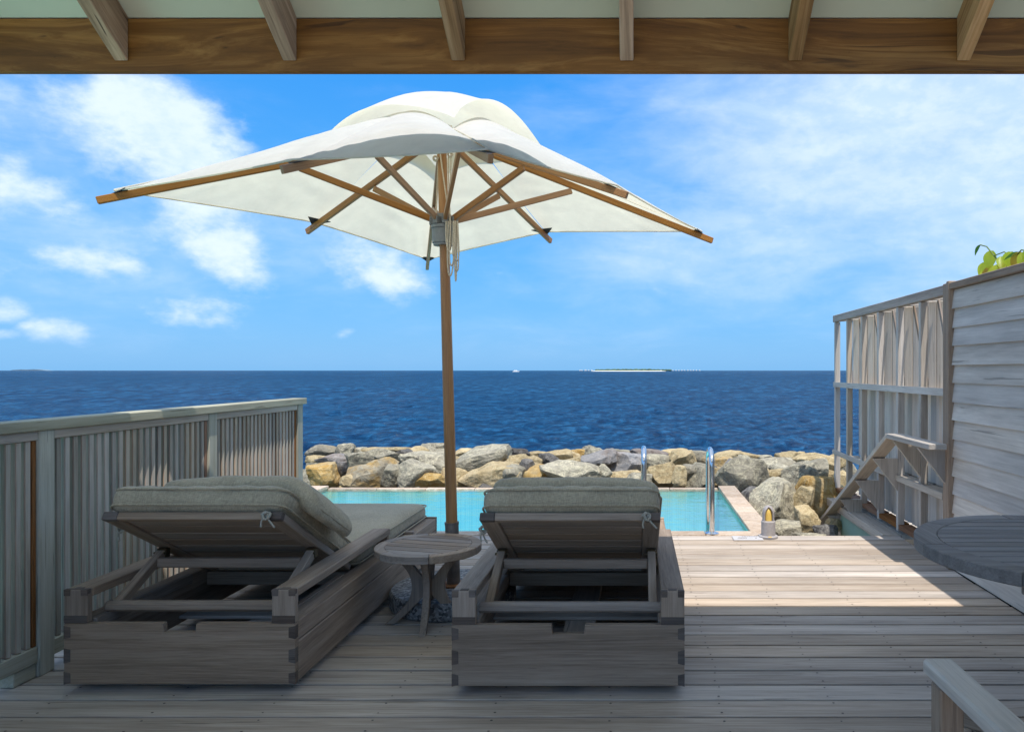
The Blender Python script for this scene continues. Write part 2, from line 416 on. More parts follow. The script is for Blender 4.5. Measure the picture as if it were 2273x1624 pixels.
def pool_water():
    m, t, bs, out = new_mat('pool_water')
    t.n.remove(bs)
    pos = t.node('ShaderNodeNewGeometry').outputs['Position']
    h = t.math('ADD', t.noise(t.vmath('MULTIPLY', pos, (1, 1.6, 1)), 5.0, 4, 0.6), t.math('MULTIPLY', t.noise(pos, 22, 3, 0.5), 0.2))
    bp = t.node('ShaderNodeBump', inp={'Strength': 0.30, 'Distance': 0.03, 'Height': h})
    rf = t.node('ShaderNodeBsdfRefraction', inp={0: (0.93, 0.985, 0.98, 1), 'Roughness': 0.02, 'IOR': 1.33})
    tp = t.node('ShaderNodeBsdfTransparent', inp={0: (0.88, 0.98, 0.97, 1)})
    gl = t.node('ShaderNodeBsdfGlossy', inp={'Color': (0.9, 0.95, 1, 1), 'Roughness': 0.05})
    for x in (gl,):
        t.l.new(bp.outputs[0], x.inputs['Normal'])
    fr = t.node('ShaderNodeFresnel', inp={'IOR': 1.33})
    t.l.new(bp.outputs[0], fr.inputs['Normal'])
    mx = t.node('ShaderNodeMixShader', inp={0: t.math('MULTIPLY', fr.outputs[0], 0.45)})
    t.l.new(tp.outputs[0], mx.inputs[1]); t.l.new(gl.outputs[0], mx.inputs[2])
    t.l.new(mx.outputs[0], out.inputs[0])
    t.n.remove(rf)
    return m
M['pool_water'] = pool_water()

def pool_tile():
    m, t, bs, out = new_mat('turquoise_mosaic')
    pos = t.node('ShaderNodeNewGeometry').outputs['Position']
    n = t.noise(pos, 1.6, 4, 0.6)
    br = t.node('ShaderNodeTexBrick', offset=0.0, inp={'Vector': pos, 'Color1': (0.17, 0.57, 0.53, 1), 'Color2': (0.22, 0.65, 0.60, 1), 'Mortar': (0.36, 0.68, 0.63, 1), 'Scale': 20.0, 'Mortar Size': 0.03})
    br.inputs['Brick Width'].default_value = 0.5
    br.inputs['Row Height'].default_value = 0.5
    f = t.maprange(n, 0.3, 0.7, 0.86, 1.12)
    cc = t.mix(1.0, br.outputs[0], t.node('ShaderNodeCombineColor', inp={0: f, 1: f, 2: f}).outputs[0], blend='MULTIPLY')
    # caustic light is left to the sun; only the mosaic's own colour here
    t.set(bs.inputs['Base Color'], cc)
    bs.inputs['Roughness'].default_value = 0.35
    return m
M['pool_tile'] = pool_tile()

def lagoon():
    m, t, bs, out = new_mat('shallow_lagoon')
    pos = t.node('ShaderNodeNewGeometry').outputs['Position']
    c = t.ramp(t.noise(pos, 0.5, 5, 0.6), [(0.35, (0.10, 0.48, 0.44)), (0.65, (0.26, 0.68, 0.60))])
    t.set(bs.inputs['Base Color'], c)
    bs.inputs['Roughness'].default_value = 0.12
    bs.inputs['IOR'].default_value = 1.33
    bp = t.node('ShaderNodeBump', inp={'Strength': 0.4, 'Distance': 0.1, 'Height': t.noise(pos, 2.5, 4, 0.6)})
    t.l.new(bp.outputs[0], bs.inputs['Normal'])
    return m
M['lagoon'] = lagoon()

def leaf_mat(name, a, b, tr):
    m, t, bs, out = new_mat(name)
    oc = t.node('ShaderNodeTexCoord').outputs['Object']
    c = t.ramp(t.noise(oc, 18, 4, 0.6), [(0.35, a), (0.65, b)])
    t.set(bs.inputs['Base Color'], c)
    bs.inputs['Roughness'].default_value = 0.4
    tl = t.node('ShaderNodeBsdfTranslucent', inp={0: (*tr, 1)})
    mx = t.node('ShaderNodeMixShader', inp={0: 0.6})
    t.l.new(bs.outputs[0], mx.inputs[1]); t.l.new(tl.outputs[0], mx.inputs[2])
    t.l.new(mx.outputs[0], out.inputs[0])
    return m
M['leaf'] = leaf_mat('yellow_green_leaf', (0.22, 0.33, 0.02), (0.42, 0.50, 0.04), (0.85, 0.90, 0.08))
M['leaf_dark'] = leaf_mat('dark_green_leaf', (0.03, 0.10, 0.015), (0.08, 0.19, 0.02), (0.12, 0.28, 0.03))
M['leaf_orange'] = leaf_mat('orange_leaf', (0.45, 0.26, 0.03), (0.50, 0.38, 0.04), (0.65, 0.45, 0.06))
# ------------------------------------------------------------------ object helpers
def tag(o, label=None, cat=None, group=None, kind=None):
    if label: o['label'] = label
    if cat: o['category'] = cat
    if group: o['group'] = group
    if kind: o['kind'] = kind
    return o
def thing(name, label, cat, loc=(0, 0, 0), rz=0.0, group=None):
    o = bpy.data.objects.new(name, None)
    o.empty_display_size = 0.1
    o.location = loc
    o.rotation_euler = (0, 0, rz)
    col.objects.link(o)
    return tag(o, label, cat, group)
def link(name, me, parent=None, loc=(0, 0, 0), rot=(0, 0, 0)):
    o = bpy.data.objects.new(name, me)
    o.location = loc
    o.rotation_euler = rot
    if parent is not None:
        o.parent = parent
    col.objects.link(o)
    return o
def smooth(me, angle=None):
    me.polygons.foreach_set('use_smooth', [True] * len(me.polygons))
    if angle is not None:
        me.set_sharp_from_angle(angle=angle)
    me.update()
    return me
def mesh_from(name, verts, faces, mat, smooth_angle=None):
    me = bpy.data.meshes.new(name)
    me.from_pydata([tuple(v) for v in verts], [], faces)
    bm = bmesh.new(); bm.from_mesh(me)
    bmesh.ops.recalc_face_normals(bm, faces=bm.faces)
    bm.to_mesh(me); bm.free()
    if mat: me.materials.append(mat)
    if smooth_angle is not None: smooth(me, smooth_angle)
    me.update()
    return me
BOXES = {}
def box_mesh(sx, sy, sz, mat, ch=0.003):
    key = (round(sx, 4), round(sy, 4), round(sz, 4), mat.name, ch)
    if key in BOXES: return BOXES[key]
    bm = bmesh.new()
    bmesh.ops.create_cube(bm, size=1.0)
    bmesh.ops.scale(bm, verts=bm.verts, vec=(sx, sy, sz))
    c = min(ch, 0.3 * min(sx, sy, sz))
    if c > 0.0004:
        bmesh.ops.bevel(bm, geom=list(bm.edges), offset=c, segments=1, affect='EDGES')
    me = bpy.data.meshes.new('box')
    bm.to_mesh(me); bm.free()
    me.materials.append(mat)
    BOXES[key] = me
    return me
def pick(w, sx, sy, sz):
    if isinstance(w, dict):
        return w['xyz'[[sx, sy, sz].index(max(sx, sy, sz))]]
    return w
def box(name, lo, hi, w, parent=None, ch=0.003, grain=None):
    """box between two corners (parent space)"""
    s = [abs(hi[i] - lo[i]) for i in range(3)]
    c = [(hi[i] + lo[i]) / 2 for i in range(3)]
    m = w[grain] if (grain and isinstance(w, dict)) else pick(w, *s)
    return link(name, box_mesh(*s, m, ch), parent, c)
def bar(name, a, b, wid, hgt, w, parent=None, ch=0.003, up=(0, 0, 1)):
    """square timber from a to b; wid across, hgt along 'up'"""
    a = Vector(a); b = Vector(b)
    y = (b - a); L = y.length; y.normalize()
    x = y.cross(Vector(up))
    if x.length < 1e-5: x = Vector((1, 0, 0))
    x.normalize(); z = x.cross(y)
    mat = w['y'] if isinstance(w, dict) else w
    o = link(name, box_mesh(wid, L, hgt, mat, ch), parent)
    mt = Matrix((x, y, z)).transposed().to_4x4()
    mt.translation = (a + b) / 2
    o.matrix_local = mt
    return o
def tube_data(pts, r, seg=10, closed=False, taper=None):
    pts = [Vector(p) for p in pts]
    n = len(pts)
    vs_, fs_ = [], []
    prev = None
    for i, p in enumerate(pts):
        if closed:
            tng = pts[(i + 1) % n] - pts[i - 1]
        else:
            tng = pts[min(i + 1, n - 1)] - pts[max(i - 1, 0)]
        tng.normalize()
        if prev is None:
            ref = Vector((0, 0, 1)) if abs(tng.z) < 0.9 else Vector((1, 0, 0))
            u = tng.cross(ref).normalized()
        else:
            u = (prev - tng * prev.dot(tng)).normalized()
        prev = u
        v = tng.cross(u)
        rr = r if taper is None else taper[i]
        for k in range(seg):
            a = 2 * PI * k / seg
            vs_.append(p + u * (rr * math.cos(a)) + v * (rr * math.sin(a)))
    for i in range(n if closed else n - 1):
        j = (i + 1) % n
        for k in range(seg):
            k2 = (k + 1) % seg
            fs_.append((i * seg + k, i * seg + k2, j * seg + k2, j * seg + k))
    if not closed:
        fs_.append(tuple(range(seg))[::-1])
        fs_.append(tuple((n - 1) * seg + k for k in range(seg)))
    return vs_, fs_
def tube(name, pts, r, mat, parent=None, seg=10, closed=False, taper=None):
    v, f = tube_data(pts, r, seg, closed, taper)
    return link(name, mesh_from(name, v, f, mat, R(50)), parent)
def tubes(name, lst, mat, parent=None, seg=8):
    V, F = [], []
    for pts, r, closed in lst:
        v, f = tube_data(pts, r, seg, closed)
        o = len(V)
        V += v; F += [tuple(i + o for i in q) for q in f]
    return link(name, mesh_from(name, V, F, mat, R(50)), parent)
def lathe(name, prof, mat, parent=None, loc=(0, 0, 0), seg=40, angle=R(35)):
    V, F = [], []
    n = len(prof)
    for r, z in prof:
        for k in range(seg):
            a = 2 * PI * k / seg
            V.append((r * math.cos(a), r * math.sin(a), z))
    for i in range(n - 1):
        for k in range(seg):
            k2 = (k + 1) % seg
            F.append((i * seg + k, i * seg + k2, (i + 1) * seg + k2, (i + 1) * seg + k))
    F.append(tuple(range(seg))[::-1]); F.append(tuple((n - 1) * seg + k for k in range(seg)))
    return link(name, mesh_from(name, V, F, mat, angle), parent, loc)
def prism(name, poly, thick, mat, parent=None, mtx=None, ch=0.0015):
    """polygon in the local XZ plane, extruded along +Y by thick"""
    n = len(poly)
    V = [(x, 0, z) for x, z in poly] + [(x, thick, z) for x, z in poly]
    F = [tuple(range(n)), tuple(range(2 * n - 1, n - 1, -1))] + [(i, i + n, (i + 1) % n + n, (i + 1) % n) for i in range(n)]
    me = bpy.data.meshes.new(name)
    me.from_pydata(V, [], F)
    bm = bmesh.new(); bm.from_mesh(me)
    bmesh.ops.recalc_face_normals(bm, faces=bm.faces)
    if ch:
        bmesh.ops.bevel(bm, geom=list(bm.edges), offset=ch, segments=1, affect='EDGES')
    bm.to_mesh(me); bm.free()
    me.materials.append(mat)
    o = link(name, me, parent)
    if mtx is not None: o.matrix_local = mtx
    return o
def soft_box(sx, sy, sz, r, mat, n=18, puff=0.015, seed=0, wob=0.004, fold=0.0):
    """stuffed cushion: rounded box with puffed faces and slack cloth"""
    bm = bmesh.new()
    bmesh.ops.create_cube(bm, size=2.0)
    bmesh.ops.subdivide_edges(bm, edges=list(bm.edges), cuts=n, use_grid_fill=True)
    h = Vector((sx / 2, sy / 2, sz / 2))
    from mathutils import noise as mn
    for v in bm.verts:
        u = v.co.copy()
        p = Vector((u.x * h.x, u.y * h.y, u.z * h.z))
        # pull the grid towards the rim so that the roundness gets vertices
        q = Vector((max(-h.x + r, min(h.x - r, p.x)), max(-h.y + r, min(h.y - r, p.y)), max(-h.z + min(r, h.z * .95), min(h.z - min(r, h.z * .95), p.z))))
        dlt = p - q
        if dlt.length > 1e-6:
            p = q + dlt.normalized() * min(r, h.z * .95) if dlt.length > min(r, h.z * .95) else p
        bul = (1 - abs(u.x) ** 3) * (1 - abs(u.y) ** 3)
        p.z += puff * bul * (1 if u.z > 0 else -0.25) * abs(u.z)
        w = mn.noise(Vector((p.x * 5 + seed * 3.1, p.y * 5, p.z * 9))) * wob + mn.noise(Vector((p.x * 17 + seed, p.y * 17, p.z * 24))) * wob * 0.45
        p += p.normalized() * w
        if fold:
            e = max(abs(u.x), abs(u.y))
            p.z += fold * max(0, e - 0.75) * math.sin(p.x * 60 + seed) * math.sin(p.y * 47 + 1)
        v.co = p
    me = bpy.data.meshes.new('cushion')
    bm.to_mesh(me); bm.free()
    me.materials.append(mat)
    smooth(me)
    return me
def rect_loop(sx, sy, r, z, k=5):
    pts = []
    for cx, cy, a0 in ((sx / 2 - r, sy / 2 - r, 0), (-sx / 2 + r, sy / 2 - r, 90), (-sx / 2 + r, -sy / 2 + r, 180), (sx / 2 - r, -sy / 2 + r, 270)):
        for i in range(k + 1):
            a = R(a0 + 90 * i / k)
            pts.append((cx + r * math.cos(a), cy + r * math.sin(a), z))
    return pts
def copy_tree(o, parent=None):
    c = o.copy()
    col.objects.link(c)
    if parent is not None: c.parent = parent
    for ch in list(o.children): copy_tree(ch, c)
    return c
# ================================================================== SETTING
P0 = 1.3
SEA_Z = -2.0
# ---- sea: waves as real relief near the shore, one flat sheet with ripples further out
def build_sea():
    rows = [11.0]
    while rows[-1] < 420: rows.append(rows[-1] * 1.0105)
    rows = np.array(rows)
    colsA = np.tan(np.linspace(R(-60), R(50), 560))
    Y = np.repeat(rows[:, None], len(colsA), 1)
    X = rows[:, None] * colsA[None, :]
    rs = np.random.RandomState(4)
    Z = np.zeros_like(X)
    DX = np.zeros_like(X)
    wind = R(250)
    lam = np.exp(np.linspace(np.log(0.45), np.log(6.0), 64))
    sp = np.maximum(rows[:, None] * 0.0105, rows[:, None] * (R(110) / 560) * (1 + colsA[None, :] ** 2))
    for i, L in enumerate(lam):
        a = wind + rs.normal(0, R(38))
        k = 2 * np.pi / L
        amp = 0.0150 * L ** 0.72 * (0.6 + 0.8 * rs.rand())
        ph = rs.rand() * 6.283
        fade = np.clip((L / (2.2 * sp)) - 1.0, 0, 1)
        arg = k * (X * math.cos(a) + Y * math.sin(a)) + ph
        # gusty groups
        gust = 0.65 + 0.35 * np.sin(X * 0.11 * (1 + 0.3 * rs.rand()) + Y * 0.05 + rs.rand() * 6)
        Z += amp * fade * gust * (1 - 1.6 * np.abs(np.sin(arg * 0.5)) + 0.0 * np.sin(arg))
    Z = Z - Z.mean() + SEA_Z
    edge = np.clip((420 - Y) / 80, 0, 1)
    Z = SEA_Z + (Z - SEA_Z) * edge
    nr, nc = X.shape
    V = np.stack([X, Y, Z], -1).reshape(-1, 3)
    idx = np.arange(nr * nc).reshape(nr, nc)
    F = np.stack([idx[:-1, :-1], idx[:-1, 1:], idx[1:, 1:], idx[1:, :-1]], -1).reshape(-1, 4)
    # flat outer sheet sewn on
    base = len(V)
    yl = rows[-1]
    outer = [(-60000, yl * .2, SEA_Z), (-60000, 60000, SEA_Z), (60000, 60000, SEA_Z), (60000, yl * .2, SEA_Z)]
    me = bpy.data.meshes.new('sea')
    V = V.tolist(); F = F.tolist()
    l0 = idx[0, 0]; l1 = idx[-1, 0]; r0 = idx[0, -1]; r1 = idx[-1, -1]
    V += [(-40000, 40000, SEA_Z), (40000, 40000, SEA_Z), (-40000, 11.0, SEA_Z), (40000, 11.0, SEA_Z), (-40000, -400, SEA_Z), (40000, -400, SEA_Z)]
    F.append([int(l1), int(r1), base + 1, base + 0])
    F.append([int(l0), int(l1), base + 0, base + 2])
    F.append([int(r1), int(r0), base + 3, base + 1])
    F.append([base + 2, base + 4, base + 5, base + 3, int(r0), int(l0)])
    me.from_pydata(V, [], F)
    me.materials.append(M['sea'])
    smooth(me)
    bmx = bmesh.new(); bmx.from_mesh(me); bmesh.ops.recalc_face_normals(bmx, faces=bmx.faces)
    if sum(f.normal.z for f in list(bmx.faces)[:500]) < 0: bmesh.ops.reverse_faces(bmx, faces=bmx.faces)
    bmx.to_mesh(me); bmx.free()
    tag(link('sea', me), kind='structure')
build_sea()

# ---- shallow turquoise lagoon beside the deck, seabed rubble under the rocks
lg = mesh_from('lagoon', [(-30, -8, -1.35), (-2.72, -8, -1.35), (-2.72, 5.6, -1.35), (-3.7, 9.5, -1.35), (-30, 9.5, -1.35)], [(0, 1, 2, 3, 4)], M['lagoon'])
tag(link('lagoon', lg), kind='structure')
V = []; F = []
nx, ny = 60, 26
from mathutils import noise as mnoise
for j in range(ny):
    for i in range(nx):
        x = -14 + 30 * i / (nx - 1); y = 5.2 + 8.6 * j / (ny - 1)
        z = -0.50 + 0.12 * mnoise.noise(Vector((x * 1.1, y * 1.1, 0))) if y < 11.6 else -0.5 - (y - 11.6) * 0.9
        if y < 8.6: z = -1.15 + 0.15 * mnoise.noise(Vector((x * 1.3, y, 3)))
        if -3.7 < x < 1.25 and y < 8.7: z = -1.75
        V.append((x, y, z))
for j in range(ny - 1):
    for i in range(nx - 1):
        a = j * nx + i
        F.append((a, a + 1, a + nx + 1, a + nx))
tag(link('ground', mesh_from('ground', V, F, M['rubble'])), kind='structure')

# ---- deck: boards as parts on a dark subframe
BP = 0.1456
DY0 = 2.791
EDGE = DY0 + 21 * BP
deck = tag(link('deck', box_mesh(5.0, 8.2, 0.16, M['dark_gap'], 0.002), None, (-0.46, EDGE - 4.15, -0.115)), kind='structure')
bm_ = box_mesh(4.78, BP - 0.0150, 0.03, W['deck']['x'], 0.0022)
for k in range(-36, 21):
    y0 = DY0 + k * BP
    xl = -2.70 + 0.006 * math.sin(k * 2.3); 
    o = link('board', bm_, deck, (0.145 + 0.004 * math.sin(k * 1.9), y0 + BP / 2 - (EDGE - 4.15), 0.115 - 0.015 + 0.0011 * math.sin(k * 5.1)))
    o.rotation_euler = (R(0.10) * math.sin(k * 3.7), 0, R(0.02) * math.sin(k * 1.3))
# fascia board closing the deck's front edge
box('fascia_board', (-2.70, EDGE + 0.001, -0.20), (2.06, EDGE + 0.024, -0.004), W['deck'], None)
bpy.data.objects['fascia_board'].parent = deck
bpy.data.objects['fascia_board'].matrix_parent_inverse = Matrix.Translation(-Vector(deck.location))
SV, SF = [], []
for k in range(-20, 21):
    for j in range(-8, 5):
        x = 0.339 + 0.436 * j
        if not -2.6 < x < 2.0: continue
        for e in (0.030, BP - 0.034):
            rr = 0.0032 + 0.0012 * rnd.random()
            cx = x + rnd.uniform(-.012, .012); cy = DY0 + k * BP + e + rnd.uniform(-.004, .004)
            b = len(SV)
            for q in range(8):
                a = q * PI / 4
                SV.append((cx + rr * 1.25 * math.cos(a), cy + rr * math.sin(a), 0.0032))
            SF.append(tuple(range(b, b + 8)))
sc_ = link('screw', mesh_from('screw', SV, SF, M['screw']), deck)
sc_.matrix_parent_inverse = Matrix.Translation(-Vector(deck.location))
tag(sc_, kind='stuff')

# ---- plunge pool
PX0, PX1, PY0, PY1 = -3.46, 0.94, 6.02, 8.36
pool = thing('swimming_pool', 'turquoise plunge pool with sandy stone coping between deck and rocks', 'swimming pool', (-1.26, 7.2, 0))
def pl(name, lo, hi, m, ch=0.003):
    o = box(name, lo, hi, m, pool, ch)
    o.location = o.location - Vector(pool.location)
    return o
bz = -1.05
e = 0.0
bv = [(PX0, PY0, bz), (PX1, PY0, bz), (PX1, PY1, bz), (PX0, PY1, bz), (PX0, PY0, -.03), (PX1, PY0, -.03), (PX1, PY1, -.055), (PX0, PY1, -.055)]
bf = [(0, 1, 2, 3), (0, 4, 5, 1), (1, 5, 6, 2), (2, 6, 7, 3), (3, 7, 4, 0)]
me = bpy.data.meshes.new('basin'); me.from_pydata(bv, [], bf); me.materials.append(M['pool_tile'])
bo = link('basin', me, pool); bo.location = -Vector(pool.location)
pl('pool_wall', (PX0 - .2, PY1 + 0.002, -1.6), (PX1 + .2, PY1 + .09, -0.062), M['coping'])
pl('pool_wall', (PX1 + 0.002, PY0 - .1, -1.6), (PX1 + .17, PY1, -0.032), M['coping'])
pl('pool_wall', (PX0 - .17, PY0 - .1, -1.6), (PX0 - 0.002, PY1, -0.032), M['coping'])
# coping stones: near strip, right side, left side, thin far lip
x = PX0 - 0.18; k = 0
while x < PX1 + .18:
    x2 = min(x + 0.60, PX1 + 0.18)
    pl('coping_tile', (x + .003, EDGE + 0.028, -0.028), (x2 - .003, PY0 + 0.004, 0.002 - .001 * (k % 2)), M['coping']); x = x2; k += 1
y = PY0 + 0.008; k = 0
while y < PY1 - .05:
    y2 = min(y + 0.40, PY1 + .02)
    pl('coping_tile', (PX1 - 0.006, y + .003, -0.028), (PX1 + 0.182, y2 - .003, 0.002 + .0015 * (k % 2)), M['coping'])
    pl('coping_tile', (PX0 - 0.30, y + .003, -0.028), (PX0 + 0.006, y2 - .003, 0.002 + .0015 * (k % 2)), M['coping'])
    y = y2; k += 1
x = PX0; k = 0
while x < PX1 - .01:
    x2 = min(x + 0.55, PX1 - 0.008)
    pl('coping_tile', (x + .003, PY1 - .004, -0.06), (x2 - .003, PY1 + .085, -0.028 - .001 * (k % 2)), M['coping']); x = x2; k += 1
wv = []; wf = []
n1, n2 = 60, 34
for j in range(n2):
    for i in range(n1):
        x = PX0 + 0.002 + (PX1 - PX0 - .004) * i / (n1 - 1); y = PY0 + 0.006 + (PY1 - PY0 - 0.012) * j / (n2 - 1)
        wv.append((x, y, -0.042 + 0.003 * mnoise.noise(Vector((x * 3, y * 4, 1)))))
for j in range(n2 - 1):
    for i in range(n1 - 1):
        a = j * n1 + i
        wf.append((a, a + 1, a + n1 + 1, a + n1))
tag(link('pool_water', mesh_from('pool_water', wv, wf, M['pool_water'], R(180))), kind='structure')

# ---- pavilion roof over the camera
roof = thing('pavilion_roof', 'pitched veranda roof with brown timber beam and rafters under a pale ceiling', 'roof', (0, 2.64, 2.35))
RO = Vector(roof.location)
def rp(o):
    o.location = Vector(o.location) - RO
    return o
BY0, BY1, BZ0, BZ1 = 2.64, 2.662, 2.358, 2.551
rp(box('beam', (-3.0, BY0, BZ0), (2.96, BY1, BZ1), W['beam'], roof, 0.004))
SL = 0.684
pit = math.atan(SL)
for k in range(-5, 5):
    X = -0.030 + 0.5975 * k
    L = 4.0
    a = Vector((X, BY0 - 0.002, 2.396)); 
    poly = [(0, 0), (0, 0.157), (-L, 0.157 + L * SL), (-L, L * SL)]
    # section in the YZ plane, extruded along X
    n = 4; t_ = 0.048
    Vv = [(-t_ / 2, q[0], q[1]) for q in poly] + [(t_ / 2, q[0], q[1]) for q in poly]
    # local frame turned so that the grain runs along the slope
    rot = Matrix.Rotation(-pit, 4, 'X')
    Vl = [rot.inverted() @ Vector(v) for v in Vv]
    Ff = [(0, 1, 2, 3), (7, 6, 5, 4)] + [(i, i + 4, (i + 1) % 4 + 4, (i + 1) % 4) for i in range(4)]
    me = bpy.data.meshes.new('rafter'); me.from_pydata([tuple(v) for v in Vl], [], Ff)
    bmx = bmesh.new(); bmx.from_mesh(me); bmesh.ops.recalc_face_normals(bmx, faces=bmx.faces)
    bmesh.ops.bevel(bmx, geom=list(bmx.edges), offset=0.003, segments=1, affect='EDGES')
    bmx.to_mesh(me); bmx.free(); me.materials.append(W['rafter']['y'])
    link('rafter', me, roof, a - RO, (-pit, 0, 0))
# ceiling boards, butted over the rafters
cy0, cz0 = BY0 + 0.06, BZ1 + 0.004 - 0.06 * SL * 0
for k in range(-5, 5):
    x0 = -0.030 + 0.5975 * k; x1 = x0 + 0.5975
    Lc = 4.02
    Vc = [(x0 + .001, BY0, BZ1 + .001), (x1 - .001, BY0, BZ1 + .001), (x1 - .001, BY0 - Lc, BZ1 + .001 + Lc * SL), (x0 + .001, BY0 - Lc, BZ1 + .001 + Lc * SL)]
    Vc = Vc + [(v[0], v[1], v[2] + .03) for v in Vc]
    Fc = [(0, 1, 2, 3), (7, 6, 5, 4), (0, 4, 5, 1), (1, 5, 6, 2), (2, 6, 7, 3), (3, 7, 4, 0)]
    o = link('ceiling_panel', mesh_from('ceiling_panel', Vc, Fc, M['ceiling']), roof); o.location = -RO
# eave beyond the beam
rp(box('eave_soffit', (-3.0, BY1 + 0.001, 2.545), (2.96, 3.085, 2.575), M['white_paint'], roof, 0.003))
rp(box('fascia', (-3.0, 3.086, 2.542), (2.96, 3.105, 2.64), M['white_paint'], roof, 0.003))
rp(box('roof_covering', (-3.0, BY0 + .0, 2.58), (2.96, 3.085, 2.66), W['grey'], roof, 0.004))
# unseen pale sand added behind the veranda to bounce warm light
sv = [(-40, -40, -.45), (40, -40, -.45), (40, -4.6, -.45), (-40, -4.6, -.45)]
tag(link('sand', mesh_from('sand', sv, [(0, 1, 2, 3)], M['sand'])), kind='structure')
# ================================================================== LEFT LOUVRED FENCE
FX = -2.53
fence = thing('louvre_fence', 'waist high weathered timber fence of upright louvre slats on left deck edge', 'fence', (FX, 3.0, 0))
FO = Vector(fence.location)
def fp(o):
    o.location = Vector(o.location) - FO
    return o
posts = [0.42, 1.80, 3.20, 4.46, 5.62]
fp(box('top_rail', (FX - .085, -0.4, 1.045), (FX + .018, 5.69, 1.09), W['rail'], fence, 0.004))
PM = box_mesh(.085, .085, 1.045, W['rail']['z'], 0.004)
for y in posts:
    link('post', PM, fence, Vector((FX - .0425 + 0.0, y, .5225)) - FO)
sl_h = 0.872
SLM = box_mesh(.055, .0225, sl_h, W['slat']['z'], 0.003)
ang = R(20)
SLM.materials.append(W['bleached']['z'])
for pgn in SLM.polygons:          # paler edge face: skylight put into its colour
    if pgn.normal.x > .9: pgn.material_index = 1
for i in range(len(posts) - 1):
    ya, yb = posts[i] + .0435, posts[i + 1] - .0435
    fp(box('upper_rail', (FX - .075, ya, 1.004), (FX - .004, yb, 1.044), W['pale'], fence))
    fp(box('lower_rail', (FX - .075, ya, 0.062), (FX - .006, yb, 0.130), W['rail'], fence))
    n = int((yb - ya - .02) / 0.0495)
    st = (yb - ya - .03) / n
    for k in range(n):
        y = ya + .025 + st * (k + .5)
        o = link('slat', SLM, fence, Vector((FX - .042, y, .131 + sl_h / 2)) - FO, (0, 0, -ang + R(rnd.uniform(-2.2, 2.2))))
    # brown jamb next to the far post
    fp(box('jamb', (FX - .07, yb - .022, .131), (FX - .012, yb - .001, 1.003), W['rust'], fence))
for y in posts:
    fp(box('foot_block', (FX - .075, y - .16, 0.001), (FX - .012, y - .045, 0.061), W['rail'], fence))

# ================================================================== RIGHT PLANK WALL
WX = 2.08
wall = thing('plank_wall', 'tall grey shiplap timber wall along right side of deck', 'wall', (WX, 3.0, 0))
WO = Vector(wall.location)
def wp(o):
    o.location = Vector(o.location) - WO
    return o
wp(box('wall_core', (WX + .03, -3.8, -.2), (WX + .16, 4.86, 1.80), M['dark_gap'], wall))
PH = 0.1205
nb = 15
for k in range(nb):
    z0 = 0.012 + k * PH
    poly = [(0.004, 0), (-0.022, 0.0), (-0.006, PH + .004), (0.02, PH + .004)]
    Lw = 8.6
    n = 4
    Vv = [(q[0], -Lw / 2, q[1]) for q in poly] + [(q[0], Lw / 2, q[1]) for q in poly]
    Ff = [(0, 1, 2, 3), (7, 6, 5, 4)] + [(i, i + 4, (i + 1) % 4 + 4, (i + 1) % 4) for i in range(4)]
    if k == 0:
        PLM = mesh_from('plank', Vv, Ff, W['siding']['y'])
    o = link('plank', PLM, wall, Vector((WX + .008 + 0.002 * math.sin(k * 2.1), 4.85 - Lw / 2, z0)) - WO)
    o.rotation_euler = (R(.03) * math.sin(k * 3.3), 0, 0)
wp(box('cap_board', (WX - .03, -3.8, 1.828), (WX + .19, 4.87, 1.872), W['grey'], wall, 0.004))
wp(box('corner_post', (WX - .035, 4.852, 0.001), (WX + .10, 4.892, 1.885), W['grey'], wall, 0.004, grain='z'))
wp(box('corner_post', (WX - .018, 4.894, 0.001), (WX + .17, 4.985, 1.878), W['grey'], wall, 0.004, grain='z'))

